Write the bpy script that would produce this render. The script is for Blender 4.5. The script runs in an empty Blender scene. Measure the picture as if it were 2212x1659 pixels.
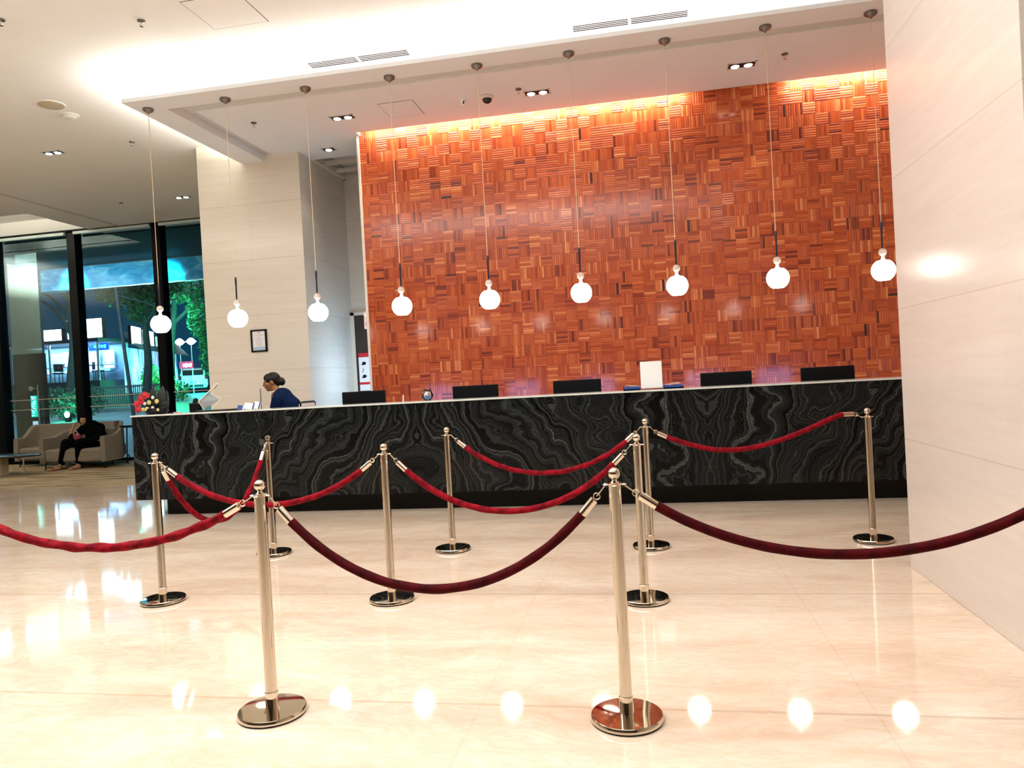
import bpy, bmesh, math, random
from mathutils import Vector, Matrix
random.seed(7)
PI = math.pi
SC = bpy.context.scene

# ------------------------------------------------------------------ camera
CAM_F, YAW, PITCH, ROLL, CAM_H = 1601.3, -0.182495, -0.009818, -0.054841, 1.38
def make_camera():
    cy, sy, cp, sp = math.cos(YAW), math.sin(YAW), math.cos(PITCH), math.sin(PITCH)
    f = Vector((sy * cp, cy * cp, sp)); r = Vector((cy, -sy, 0)); u = r.cross(f)
    cr, sr = math.cos(ROLL), math.sin(ROLL)
    R = cr * r + sr * u; U = -sr * r + cr * u
    m = Matrix((R, U, -f)).transposed().to_4x4(); m.translation = (0, 0, CAM_H)
    cd = bpy.data.cameras.new('camera'); cd.sensor_width = 36; cd.sensor_fit = 'HORIZONTAL'
    cd.lens = CAM_F / 2212 * 36; cd.clip_end = 400; cd.clip_start = 0.05
    o = bpy.data.objects.new('camera', cd); SC.collection.objects.link(o); o.matrix_world = m
    SC.camera = o
make_camera()

# ------------------------------------------------------------------ world, exposure
w = bpy.data.worlds.new('night_sky'); SC.world = w; w.use_nodes = True
nt = w.node_tree; bg = nt.nodes['Background']
bg.inputs[0].default_value = (0.004, 0.085, 0.17, 1); bg.inputs[1].default_value = 0.62
vs = SC.view_settings
vs.view_transform = 'Standard'; vs.look = 'None'; vs.gamma = 1.0; vs.exposure = 0.0
vs.use_curve_mapping = False
SC.cycles.use_denoising = True
SC.cycles.max_bounces = 10; SC.cycles.diffuse_bounces = 5; SC.cycles.glossy_bounces = 5
SC.cycles.transparent_max_bounces = 16; SC.cycles.sample_clamp_indirect = 6
SC.cycles.use_adaptive_sampling = True; SC.cycles.adaptive_threshold = .02
SC.cycles.caustics_reflective = False; SC.cycles.caustics_refractive = False

# ------------------------------------------------------------------ large lights
def area(name, loc, sx, sy, power, col, rot=(0, 0, 0), spread=PI):
    l = bpy.data.lights.new(name, 'AREA'); l.shape = 'RECTANGLE'; l.size = sx; l.size_y = sy
    l.energy = power; l.color = col; l.spread = spread
    o = bpy.data.objects.new(name, l); o.location = loc; o.rotation_euler = rot
    SC.collection.objects.link(o); return o
WARM, NEUT = (1, .93, .80), (1, .965, .91)
UP = (PI, 0, 0)
area('cove_light_front', (-1.6, 7.885, 4.90), 8.3, .10, 165, (1, .97, .90), UP)
area('cove_light_side', (-5.74, 9.05, 4.90), .10, 2.4, 125, (1, .97, .88), UP)
area('slot_light_wood', (-1.55, 9.925, 5.02), 4.4, .05, 130, (1, .91, .80))
area('slot_light_wood_right', (2.75, 9.925, 5.02), 1.6, .05, 52, (1, .87, .76))
area('lobby_light_near', (-3.0, 2.9, 5.08), 6.6, 1.6, 235, NEUT)
area('ceiling_fill', (-2.5, 2.4, 4.45), 8.0, 2.2, 430, (.94, .97, 1), UP)  # unseen uplight added to brighten the ceiling
area('lobby_light_rear', (-2.0, -2.5, 5.08), 9.0, 2.0, 70, NEUT)
area('lobby_light_left', (-9.0, 2.5, 5.08), 4.0, 3.0, 110, WARM)
area('ceiling_fill_left', (-9.5, 3.5, 4.45), 3.0, 2.0, 140, (1, .98, .92), UP)  # second unseen uplight, added to lift the left ceiling
area('wall_fill_left', (-16.4, 10.5, 4.6), .4, 6, 170, (1, .97, .90), (PI, -.5, 0))  # added light on the left wall, feeding the outer mirror panel's reflection
area('coffer_light_left', (-13.4, 12.95, 5.17), 2.6, .12, 55, (1, .93, .76), UP)
area('corridor_light', (-3.93, 11.15, 1.5), 1.3, .6, 20, (.50, .74, 1), (0, math.radians(90), 0))

# ------------------------------------------------------------------ helpers
C = SC.collection
def empty(name, loc=(0, 0, 0), rz=0):
    o = bpy.data.objects.new(name, None); C.objects.link(o); o.location = loc; o.rotation_euler = (0, 0, rz)
    o.empty_display_size = .05; return o
def tag(o, label=None, cat=None, group=None, kind=None):
    if label: o['label'] = label
    if cat: o['category'] = cat
    if group: o['group'] = group
    if kind: o['kind'] = kind
    return o
def thing(name, label, cat, loc=(0, 0, 0), rz=0, group=None):
    return tag(empty(name, loc, rz), label, cat, group)
def wloc(o):
    v = Vector((0, 0, 0))
    while o: v += Vector(o.location); o = o.parent
    return v
def obj(name, bm, m, parent=None, smooth=True, bevel=0, angle=40, mods=None, local=False):
    if parent is not None and not local:
        bmesh.ops.translate(bm, verts=bm.verts, vec=-wloc(parent))
    me = bpy.data.meshes.new(name); bm.normal_update(); bm.to_mesh(me); bm.free()
    for mm in (m if isinstance(m, (list, tuple)) else [m]): me.materials.append(mm)
    o = bpy.data.objects.new(name, me); C.objects.link(o)
    if parent is not None: o.parent = parent
    if smooth:
        me.polygons.foreach_set('use_smooth', [True] * len(me.polygons))
        try: me.set_sharp_from_angle(angle=math.radians(angle))
        except Exception: pass
    if bevel:
        b = o.modifiers.new('bevel', 'BEVEL'); b.width = bevel; b.segments = 2; b.limit_method = 'ANGLE'; b.angle_limit = math.radians(40)
    return o
def struct(name, bm, m, parent=None, **k):
    o = obj(name, bm, m, parent, **k)
    if parent is None: o['kind'] = 'structure'
    return o
def B(): return bmesh.new()
def box(bm, x0, x1, y0, y1, z0, z1, mi=0):
    vs = [bm.verts.new(p) for p in ((x0, y0, z0), (x1, y0, z0), (x1, y1, z0), (x0, y1, z0), (x0, y0, z1), (x1, y0, z1), (x1, y1, z1), (x0, y1, z1))]
    for f in ((0, 3, 2, 1), (4, 5, 6, 7), (0, 1, 5, 4), (1, 2, 6, 5), (2, 3, 7, 6), (3, 0, 4, 7)):
        bm.faces.new([vs[i] for i in f]).material_index = mi
    return bm
def xbox(bm, c, size, rot=(0, 0, 0)):
    M = Matrix.Translation(c) @ (Matrix.Rotation(rot[2], 4, 'Z') @ Matrix.Rotation(rot[1], 4, 'Y') @ Matrix.Rotation(rot[0], 4, 'X'))
    n = len(bm.verts); bm2 = bmesh.ops.create_cube(bm, size=1)
    bmesh.ops.transform(bm, matrix=M @ Matrix.Diagonal((*size, 1)), verts=bm2['verts']); return bm
def poly(bm, pts, mi=0):
    f = bm.faces.new([bm.verts.new(p) for p in pts]); f.material_index = mi; return bm
def lathe(bm, prof, c=(0, 0, 0), n=32, mi=0):
    rings = []
    for r, z in prof:
        if r < 1e-6: rings.append([bm.verts.new((c[0], c[1], c[2] + z))])
        else: rings.append([bm.verts.new((c[0] + r * math.cos(2 * PI * i / n), c[1] + r * math.sin(2 * PI * i / n), c[2] + z)) for i in range(n)])
    for a, b in zip(rings, rings[1:]):
        for i in range(n):
            j = (i + 1) % n
            q = [a[i % len(a)], a[j % len(a)], b[j % len(b)], b[i % len(b)]]
            q2 = []
            for v in q:
                if v not in q2: q2.append(v)
            if len(q2) > 2:
                try: bm.faces.new(q2).material_index = mi
                except ValueError: pass
    return bm
def tube(bm, pts, r, n=12, rf=None, closed=False, caps=True):
    P = [Vector(p) for p in pts]; N = len(P); up = None; rings = []
    for i, p in enumerate(P):
        a = P[(i - 1) % N] if (closed or i) else p; b = P[(i + 1) % N] if (closed or i < N - 1) else p
        t = (b - a).normalized()
        if up is None: up = t.orthogonal().normalized()
        up = (up - t * up.dot(t)); up = up.normalized() if up.length > 1e-6 else t.orthogonal().normalized()
        s = t.cross(up); rr = r[i] if isinstance(r, (list, tuple)) else r
        ring = []
        for k in range(n):
            th = 2 * PI * k / n; q = rr * (rf(i / (N - 1), th) if rf else 1)
            ring.append(bm.verts.new(p + (up * math.cos(th) + s * math.sin(th)) * q))
        rings.append(ring)
    pairs = list(zip(rings, rings[1:])) + ([(rings[-1], rings[0])] if closed else [])
    for a, b in pairs:
        for k in range(n): bm.faces.new((a[k], a[(k + 1) % n], b[(k + 1) % n], b[k]))
    if caps and not closed:
        bm.faces.new(rings[0][::-1]); bm.faces.new(rings[-1])
    return bm
def cyl(bm, p0, p1, r0, r1=None, n=16): return tube(bm, [p0, p1], [r0, r0 if r1 is None else r1], n)
def ell(bm, c, r, rot=(0, 0, 0), u=16, v=10):
    M = Matrix.Translation(c) @ (Matrix.Rotation(rot[2], 4, 'Z') @ Matrix.Rotation(rot[1], 4, 'Y') @ Matrix.Rotation(rot[0], 4, 'X'))
    if not isinstance(r, (tuple, list)): r = (r, r, r)
    g = bmesh.ops.create_uvsphere(bm, u_segments=u, v_segments=v, radius=1)
    bmesh.ops.transform(bm, matrix=M @ Matrix.Diagonal((*r, 1)), verts=g['verts']); return bm
def limb(bm, pts, rad, n=14):
    for i in range(len(pts) - 1): cyl(bm, pts[i], pts[i + 1], rad[i], rad[i + 1], n)
    for p, r in zip(pts, rad): ell(bm, p, r * .995, u=12, v=8)
    return bm
def fuse(o, vox=.008, it=6, fac=.5):
    m = o.modifiers.new('remesh', 'REMESH'); m.mode = 'VOXEL'; m.voxel_size = vox; m.use_smooth_shade = True
    s = o.modifiers.new('smooth', 'SMOOTH'); s.iterations = it; s.factor = fac; return o
def spline(P, n=14):
    P = [Vector(p) for p in P]; Q = [P[0] * 2 - P[1]] + P + [P[-1] * 2 - P[-2]]; out = []
    for i in range(1, len(Q) - 2):
        a, b, c, d = Q[i - 1:i + 3]
        for k in range(n):
            t = k / n
            out.append(.5 * ((2 * b) + (c - a) * t + (2 * a - 5 * b + 4 * c - d) * t * t + (3 * b - a - 3 * c + d) * t ** 3))
    return out + [P[-1]]
def copy_tree(o, parent=None):
    c = o.copy(); C.objects.link(c)
    if parent is not None: c.parent = parent
    for ch in list(KIDS.get(o.name, [])) or [x for x in C.objects if x.parent == o]: copy_tree(ch, c)
    return c
KIDS = {}

# ------------------------------------------------------------------ materials
class G:
    """tiny node-graph builder"""
    def __init__(s, name):
        s.m = bpy.data.materials.new(name); s.m.use_nodes = True; s.t = s.m.node_tree
        s.b = s.t.nodes['Principled BSDF']; s.out = s.t.nodes['Material Output']
    def n(s, ty, **k):
        x = s.t.nodes.new(ty)
        for a, v in k.items(): setattr(x, a, v)
        return x
    def l(s, a, b): s.t.links.new(a, b)
    def put(s, sock, v):
        if hasattr(v, 'links') or isinstance(v, bpy.types.NodeSocket): s.l(v, sock)
        else: sock.default_value = v
    def ma(s, op, a, b=0.0, c=0.0):
        x = s.n('ShaderNodeMath', operation=op)
        s.put(x.inputs[0], a); s.put(x.inputs[1], b)
        if op in ('WRAP', 'MULTIPLY_ADD', 'COMPARE'): s.put(x.inputs[2], c)
        return x.outputs[0]
    def xyz(s):
        tc = s.n('ShaderNodeTexCoord'); sp = s.n('ShaderNodeSeparateXYZ'); s.l(tc.outputs['Object'], sp.inputs[0])
        return tc.outputs['Object'], sp.outputs[0], sp.outputs[1], sp.outputs[2]
    def comb(s, x, y, z):
        c = s.n('ShaderNodeCombineXYZ'); s.put(c.inputs[0], x); s.put(c.inputs[1], y); s.put(c.inputs[2], z); return c.outputs[0]
    def noise(s, v, scale, detail=3, rough=.5, dist=0.0, dim='3D'):
        x = s.n('ShaderNodeTexNoise'); x.noise_dimensions = dim
        if dim == '1D': s.l(v, x.inputs['W'])
        else: s.l(v, x.inputs['Vector'])
        x.inputs['Scale'].default_value = scale; x.inputs['Detail'].default_value = detail
        x.inputs['Roughness'].default_value = rough; x.inputs['Distortion'].default_value = dist
        return x.outputs['Fac']
    def ramp(s, v, stops, mode='LINEAR'):
        x = s.n('ShaderNodeValToRGB'); e = x.color_ramp.elements; x.color_ramp.interpolation = mode
        while len(e) < len(stops): e.new(.5)
        for el, (p, c) in zip(e, stops): el.position = p; el.color = (*c, 1) if len(c) == 3 else c
        s.put(x.inputs[0], v); return x.outputs[0]
    def mix(s, f, a, b, mode='MIX'):
        x = s.n('ShaderNodeMix', data_type='RGBA', blend_type=mode)
        s.put(x.inputs[0], f)
        s.put(x.inputs[6], (*a, 1) if isinstance(a, tuple) else a); s.put(x.inputs[7], (*b, 1) if isinstance(b, tuple) else b)
        return x.outputs[2]
    def bump(s, h, strength, dist=.01):
        x = s.n('ShaderNodeBump'); x.inputs['Strength'].default_value = strength; x.inputs['Distance'].default_value = dist
        s.l(h, x.inputs['Height']); s.l(x.outputs[0], s.b.inputs['Normal'])
    def set(s, **k):
        names = dict(col='Base Color', rough='Roughness', metal='Metallic', ior='IOR', trans='Transmission Weight', coat='Coat Weight', coatr='Coat Roughness',
                     spec='Specular IOR Level', sheen='Sheen Weight', emi='Emission Color', es='Emission Strength', alpha='Alpha', shr='Sheen Roughness', sht='Sheen Tint', sub='Subsurface Weight')
        for a, v in k.items():
            if isinstance(v, tuple) and len(v) == 3: v = (*v, 1)
            s.put(s.b.inputs[names[a]], v)
        return s
def mat(name, col, rough=.5, vary=0.0, scale=8, stretch=(1, 1, 1), bump=0.0, **k):
    g = G(name); g.set(rough=rough, **k)
    if vary or bump:
        co, x, y, z = g.xyz(); mp = g.n('ShaderNodeMapping'); mp.inputs['Scale'].default_value = stretch; g.l(co, mp.inputs[0])
        nz = g.noise(mp.outputs[0], scale, 4)
        lo = tuple(max(0, c * (1 - vary)) for c in col); hi = tuple(c * (1 + vary) for c in col)
        g.l(g.ramp(nz, [(.3, lo), (.7, hi)]), g.b.inputs['Base Color'])
        if bump: g.bump(nz, bump, .01)
    else: g.set(col=col)
    return g.m
def emis(name, col, st, base=None):
    g = G(name); g.set(col=base or col, emi=col, es=st, rough=.5); return g.m

def m_floor():
    g = G('cream_marble_floor'); co, x, y, z = g.xyz()
    mp = g.n('ShaderNodeMapping'); mp.inputs['Scale'].default_value = (.55, 1.5, 1); mp.inputs['Rotation'].default_value = (0, 0, .18); g.l(co, mp.inputs[0])
    n1 = g.noise(mp.outputs[0], 1.6, 6, .6, .8); n2 = g.noise(mp.outputs[0], 5.5, 7, .65, 1.6)
    c = g.ramp(n1, [(.3, (.62, .485, .375)), (.5, (.70, .58, .465)), (.7, (.77, .665, .555))])
    v = g.ramp(n2, [(.40, (1, 1, 1)), (.5, (.93, .80, .70)), (.56, (1, 1, 1))])
    c = g.mix(.55, c, v, 'MULTIPLY')
    n3 = g.noise(co, .8, 2); cr = g.noise(mp.outputs[0], 2.3, 9, .72, .3)
    crack = g.ramp(cr, [(.492, (0, 0, 0)), (.5, (1, 1, 1)), (.508, (0, 0, 0))])
    cm = g.ma('MULTIPLY', crack, g.ramp(n3, [(.5, (0, 0, 0)), (.62, (.4, .4, .4))]))
    c = g.mix(cm, c, (.50, .33, .22))
    def joint(t, off, per, wd):
        u = g.ma('FRACT', g.ma('DIVIDE', g.ma('SUBTRACT', t, off), per)); d = g.ma('ABSOLUTE', g.ma('SUBTRACT', u, .5))
        return g.ma('GREATER_THAN', d, .5 - wd / per / 2)
    j = g.ma('MAXIMUM', joint(y, 3.04, 1.57, .020), g.ma('MULTIPLY', joint(x, .80, 1.57, .007), .5))
    c = g.mix(g.ma('MULTIPLY', j, .42), c, (.42, .30, .20))
    g.l(c, g.b.inputs['Base Color']); g.set(rough=.055, ior=1.5)
    return g.m
def m_stone(name, c0, c1, joint_col, vx=None, jw=.008):
    g = G(name); co, x, y, z = g.xyz()
    mp = g.n('ShaderNodeMapping'); mp.inputs['Scale'].default_value = (.5, .5, 7); mp.inputs['Rotation'].default_value = (0.03, .05, 0); g.l(co, mp.inputs[0])
    n1 = g.noise(mp.outputs[0], 3, 6, .62, .5)
    cell = g.ma('FLOOR', g.ma('DIVIDE', z, .84)); wn = g.n('ShaderNodeTexWhiteNoise', noise_dimensions='3D')
    cx = g.ma('FLOOR', g.ma('DIVIDE', g.ma('ADD', x, y), .9)); g.l(g.comb(cx, 0.0, cell), wn.inputs[0])
    c = g.mix(g.ramp(n1, [(.3, (0, 0, 0)), (.7, (1, 1, 1))]), c0, c1)
    c = g.mix(g.ma('MULTIPLY', wn.outputs[0], .07), c, tuple(v * .55 for v in c0))
    def joint(t, off, per, wd):
        u = g.ma('FRACT', g.ma('DIVIDE', g.ma('SUBTRACT', t, off), per)); d = g.ma('ABSOLUTE', g.ma('SUBTRACT', u, .5))
        return g.ma('GREATER_THAN', d, .5 - wd / per / 2)
    j = joint(z, 0.0, .84, jw)
    if vx: j = g.ma('MAXIMUM', j, g.ma('MULTIPLY', joint(x, vx[0], vx[1], .005), .35))
    c = g.mix(g.ma('MULTIPLY', j, .6), c, joint_col)
    g.l(c, g.b.inputs['Base Color']); g.bump(g.ma('SUBTRACT', 1.0, j), .25, .004); g.set(rough=.16, ior=1.45)
    return g.m
def m_counter():
    g = G('black_wavy_marble'); co, x, y, z = g.xyz()
    px = g.ma('PINGPONG', g.ma('ADD', x, 3.95 + 6), 3.0)
    p = g.comb(px, g.ma('MULTIPLY', y, .3), z)
    nA = g.noise(p, 1.15, 2, .5, .2); nB = g.noise(p, 4.5, 4, .62, .3); nC = g.noise(p, 14, 4, .6)
    d = g.ma('ADD', g.ma('ADD', g.ma('MULTIPLY', px, 1.35), g.ma('MULTIPLY', z, -.45)), g.ma('MULTIPLY', nA, 2.15))
    d = g.ma('ADD', g.ma('ADD', d, g.ma('MULTIPLY', nB, .30)), g.ma('MULTIPLY', nC, .045))
    b1 = g.noise(d, 9, 8, .68, 0, '1D'); b2 = g.noise(d, 26, 5, .65, 0, '1D')
    c = g.ramp(b1, [(.36, (.0015, .0019, .002)), (.47, (.0065, .008, .0085)), (.56, (.018, .021, .022)), (.70, (.050, .054, .053))])
    fine = g.ramp(b2, [(.38, (.35, .35, .35)), (.62, (1.5, 1.5, 1.45))])
    c = g.mix(1.0, c, fine, 'MULTIPLY')
    ln = g.ramp(b2, [(.600, (0, 0, 0)), (.612, (1, 1, 1)), (.624, (0, 0, 0))])
    blk = g.ramp(b1, [(.480, (0, 0, 0)), (.49, (1, 1, 1)), (.500, (0, 0, 0))])
    c = g.mix(g.ma('MULTIPLY', blk, .9), c, (.001, .001, .001))
    msk = g.ramp(g.noise(p, 2.6, 4), [(.48, (.04, .04, .04)), (.66, (.75, .75, .75))])
    c = g.mix(g.ma('MULTIPLY', ln, msk), c, (.20, .20, .19))
    warm = g.ramp(g.noise(p, 1.3, 3), [(.55, (0, 0, 0)), (.75, (.5, .5, .5))])
    c = g.mix(warm, c, g.mix(1.0, c, (1.35, .95, .72), 'MULTIPLY'))
    g.l(c, g.b.inputs['Base Color']); g.set(rough=.20, ior=1.45, spec=.22); g.bump(b1, .12, .01)
    return g.m
def m_wood():
    g = G('mosaic_parquet_wood'); co, x, y, z = g.xyz(); S = .150
    u = g.ma('DIVIDE', x, S); v = g.ma('DIVIDE', z, S)
    cx, cz = g.ma('FLOOR', u), g.ma('FLOOR', v); fu, fv = g.ma('FRACT', u), g.ma('FRACT', v)
    def wn(a, b, c):
        q = g.n('ShaderNodeTexWhiteNoise', noise_dimensions='3D'); g.l(g.comb(a, b, c), q.inputs[0]); return q.outputs[0]
    chk = g.ma('MODULO', g.ma('ABSOLUTE', g.ma('ADD', cx, cz)), 2.0)
    flip = g.ma('GREATER_THAN', wn(cx, cz, 3.3), .80)
    o = g.ma('ABSOLUTE', g.ma('SUBTRACT', g.ma('GREATER_THAN', chk, .5), flip))
    t = g.ma('ADD', g.ma('MULTIPLY', fu, o), g.ma('MULTIPLY', fv, g.ma('SUBTRACT', 1.0, o)))
    s5 = g.ma('MULTIPLY', t, 5.0); idx = g.ma('FLOOR', s5); fs = g.ma('FRACT', s5)
    r1 = wn(cx, cz, g.ma('ADD', idx, .5)); rc = wn(cx, cz, 9.7); r2 = wn(cx, cz, g.ma('ADD', idx, 20.5))
    tone = g.ma('ADD', g.ma('MULTIPLY', r1, .66), g.ma('MULTIPLY', rc, .34))
    c = g.ramp(tone, [(.03, (.13, .016, .005)), (.22, (.36, .055, .013)), (.5, (.46, .083, .019)), (.78, (.54, .120, .028)), (.96, (.70, .24, .08))])
    c = g.mix(g.ma('GREATER_THAN', r2, .9975), c, (.04, .012, .010))
    L = g.ma('ADD', g.ma('MULTIPLY', u, o), g.ma('MULTIPLY', v, g.ma('SUBTRACT', 1.0, o)))
    A = g.ma('ADD', g.ma('MULTIPLY', v, o), g.ma('MULTIPLY', u, g.ma('SUBTRACT', 1.0, o)))
    gr = g.noise(g.comb(g.ma('MULTIPLY', L, 12.0), g.ma('MULTIPLY', A, 1.6), r1), 1.6, 4, .6)
    c = g.mix(.5, c, g.ramp(gr, [(.3, (.70, .66, .62)), (.7, (1.2, 1.2, 1.2))]), 'MULTIPLY')
    e1 = g.ma('MINIMUM', fs, g.ma('SUBTRACT', 1.0, fs)); gap = g.ma('GREATER_THAN', .06, e1)
    eu = g.ma('MINIMUM', g.ma('MINIMUM', fu, g.ma('SUBTRACT', 1.0, fu)), g.ma('MINIMUM', fv, g.ma('SUBTRACT', 1.0, fv)))
    gap = g.ma('MAXIMUM', gap, g.ma('GREATER_THAN', .014, eu))
    c = g.mix(g.ma('MULTIPLY', gap, .55), c, (.12, .016, .005))
    g.l(c, g.b.inputs['Base Color'])
    prof = g.ma('MINIMUM', g.ma('MULTIPLY', e1, 4.0), 1.0)
    h = g.ma('ADD', g.ma('MULTIPLY', r1, 1.0), g.ma('MULTIPLY', prof, .55)); g.bump(h, .75, .008)
    g.set(rough=.30, ior=1.5, coat=.35, coatr=.11, spec=.3)
    return g.m
def m_velvet(name, a, b):
    g = G(name); co, x, y, z = g.xyz(); n1 = g.noise(co, 26, 4, .6)
    g.l(g.ramp(n1, [(.35, a), (.65, b)]), g.b.inputs['Base Color'])
    g.set(rough=.75, sheen=.10, shr=.35, sht=b, spec=.10); g.bump(g.noise(co, 160, 2), .15, .002); return g.m
def m_glass(name, tint=(1, 1, 1), refl=1.0):
    g = G(name); t = g.t; t.nodes.remove(g.b)
    tr = g.n('ShaderNodeBsdfTransparent'); tr.inputs[0].default_value = (*tint, 1)
    gl = g.n('ShaderNodeBsdfGlossy'); gl.inputs['Roughness'].default_value = 0.0
    fr = g.n('ShaderNodeFresnel'); fr.inputs[0].default_value = 1.45
    mx = g.n('ShaderNodeMixShader'); g.l(g.ma('MULTIPLY', fr.outputs[0], refl), mx.inputs[0])
    g.l(tr.outputs[0], mx.inputs[1]); g.l(gl.outputs[0], mx.inputs[2]); g.l(mx.outputs[0], g.out.inputs[0]); return g.m
def m_carpet():
    g = G('streaked_tan_carpet'); co, x, y, z = g.xyz()
    mp = g.n('ShaderNodeMapping'); mp.inputs['Scale'].default_value = (.35, 2.6, 1); mp.inputs['Rotation'].default_value = (0, 0, -.08); g.l(co, mp.inputs[0])
    n1 = g.noise(mp.outputs[0], 2.2, 4, .6, .3); n2 = g.noise(co, 90, 2)
    c = g.ramp(n1, [(.36, (.13, .085, .045)), (.46, (.36, .27, .16)), (.6, (.45, .35, .22))])
    g.l(g.mix(g.ramp(y, [(0, (0, 0, 0)), (1, (0, 0, 0))]), c, c), g.b.inputs['Base Color'])
    g.bump(n2, .3, .005); g.set(rough=.9, spec=.2); return g.m

M = dict(
    floor=m_floor(), counter=m_counter(), wood=m_wood(), carpet=m_carpet(),
    pier=m_stone('pale_pink_stone', (.62, .545, .495), (.67, .60, .55), (.50, .41, .34)),
    column=m_stone('cream_stone', (.74, .675, .56), (.80, .745, .65), (.45, .37, .27), vx=(-5.78, .93), jw=.006),
    plaster=mat('ceiling_plaster', (.84, .84, .82), .8, .012, 2),
    plaster2=mat('soffit_plaster', (.77, .79, .81), .8, .012, 2),
    recess=mat('recess_plaster', (.60, .60, .57), .8, .01, 2),
    wallp=mat('lobby_wall_plaster', (.62, .54, .44), .7, .02, 2),
    darkwall=mat('rear_lobby_wall', (.035, .020, .014), .5, .1, 3),
    steel=mat('polished_steel', (.72, .645, .53), .045, 0, metal=1.0),
    chrome=mat('satin_chrome', (.82, .80, .76), .16, metal=1.0),
    canopy=mat('brushed_bronze_metal', (.20, .17, .15), .35, metal=.8),
    rubber=mat('black_rubber', (.01, .01, .01), .7),
    black=mat('black_plastic', (.004, .004, .005), .45, spec=.15),
    navy=mat('dark_metal_stem', (.012, .010, .03), .3),
    frame=mat('black_window_frame', (.002, .003, .003), .45, spec=.10),
    cord=mat('golden_cord', (.75, .58, .38), .5),
    white=mat('white_plastic', (.80, .79, .76), .45),
    offwhite=mat('warm_white_metal', (.72, .66, .56), .4),
    paper=mat('white_paper', (.85, .85, .86), .6),
    blue=mat('blue_card', (.01, .05, .25), .5),
    redv=m_velvet('red_velvet', (.085, .0006, .004), (.27, .003, .012)),
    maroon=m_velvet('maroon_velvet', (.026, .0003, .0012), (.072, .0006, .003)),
    bulb=emis('lit_opal_glass', (1, .95, .86), 13.0, (.8, .8, .8)),
    lamp=emis('lit_lamp', (1, .96, .88), 14.0),
    glass=m_glass('clear_glass'), tglass=m_glass('window_glass', (.80, .93, .95), .28),
    dark=mat('void_black', (.015, .02, .02), .8),
    grille=mat('vent_pinkish_metal', (.012, .006, .005), .8, spec=0),
    skin=mat('brown_skin', (.27, .11, .04), .5, .08, 20, sub=.05),
    skin2=mat('tan_skin', (.42, .24, .12), .5, .08, 20),
    hair=mat('black_hair', (.005, .003, .002), .5, .5, 60, (1, 4, 1), .3, spec=.25),
    navyc=mat('navy_uniform', (.0008, .009, .040), .8, .15, 9, bump=.1, spec=.10),
    blackc=mat('black_clothing', (.0018, .0018, .0022), .9, .3, 8, bump=.1, spec=.05),
    sofa=mat('taupe_upholstery', (.23, .195, .145), .85, .08, 30, bump=.15),
    dwood=mat('dark_table_top', (.02, .018, .016), .25),
    brown=mat('dark_brown_door', (.035, .022, .016), .5, .2, 4),
    red=mat('sign_red', (.60, .01, .02), .5), green=mat('leaf_green', (.03, .10, .03), .6, .4, 10),
    pink=mat('rose_fabric', (.30, .03, .08), .7, .2, 10), leather=mat('tan_sandal_leather', (.30, .09, .03), .5),
    clearp=m_glass('clear_acrylic', (.80, .82, .82), 1.5),
)

# ------------------------------------------------------------------ large structure
CZ = 5.14           # main ceiling height
struct('floor', box(B(), -17, 6, -7, 14.95, -.12, 0), M['floor'])
# ceiling of the lobby with a raised coffer at the left (x<-11.95, y>12.8)
bm = B()
box(bm, -17, 6, -7, 12.8, CZ, CZ + .12); box(bm, -11.95, 6, 12.8, 14.95, CZ, CZ + .12)
box(bm, -17, -11.95, 12.8, 14.95, CZ + .35, CZ + .42); box(bm, -12.0, -11.95, 12.8, 14.95, CZ + .1, CZ + .37); box(bm, -17, -11.95, 12.76, 12.8, CZ + .1, CZ + .37)
box(bm, -17, -11.95, 14.54, 14.95, 5.16, CZ + .4)
struct('ceiling', bm, M['plaster'], smooth=False)
struct('trim_groove_shade', box(B(), -11.22, -11.15, 11.2, 14.7, CZ - .006, CZ + .002), M['recess'], smooth=False)  # flat grey strip, its tone standing for the shade of a groove
# soffit: floating lip ring, light trough, recess, inner panel
XR = 3.55
bm = B()
box(bm, -5.86, XR, 7.73, 8.06, 4.81, 4.855)            # front lip
box(bm, -5.86, -5.50, 8.06, 10.35, 4.81, 4.855)        # side lip
box(bm, -5.54, XR, 8.02, 8.06, 4.855, 4.945); box(bm, -5.54, -5.50, 8.06, 10.35, 4.855, 4.945)
box(bm, -5.50, XR, 8.06, 8.40, 4.925, 4.945); box(bm, -5.50, -5.28, 8.40, 10.35, 4.925, 4.945)
box(bm, -5.24, XR, 8.36, 8.40, 4.93, CZ); box(bm, -5.28, -5.24, 8.36, 10.35, 4.93, CZ)
struct('ceiling_soffit', bm, M['plaster2'], smooth=False)
bm = B()
box(bm, -5.49, XR, 8.07, 8.60, 4.921, 4.9255); box(bm, -5.49, -5.20, 8.60, 10.34, 4.921, 4.9255)
struct('trim_2', bm, M['recess'], smooth=False)
bm = B()
box(bm, -5.38, XR, 8.44, 9.85, 4.90, 4.955); box(bm, -5.38, -3.83, 9.85, 10.80, 4.90, 4.955)
struct('ceiling_panel', bm, M['plaster2'], smooth=False)
# opening above the corridor
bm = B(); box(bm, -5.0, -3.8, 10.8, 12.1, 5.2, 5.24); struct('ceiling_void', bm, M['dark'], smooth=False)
bm = B()
for y in (11.17, 11.62): box(bm, -4.95, -3.9, y, y + .05, 4.92, 4.98)
box(bm, -4.98, -4.90, 10.8, 12.05, 4.90, 4.98); box(bm, -4.98, -3.8, 12.0, 12.06, 4.90, 4.98)
struct('trim_3', bm, M['offwhite'], smooth=False)
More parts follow.
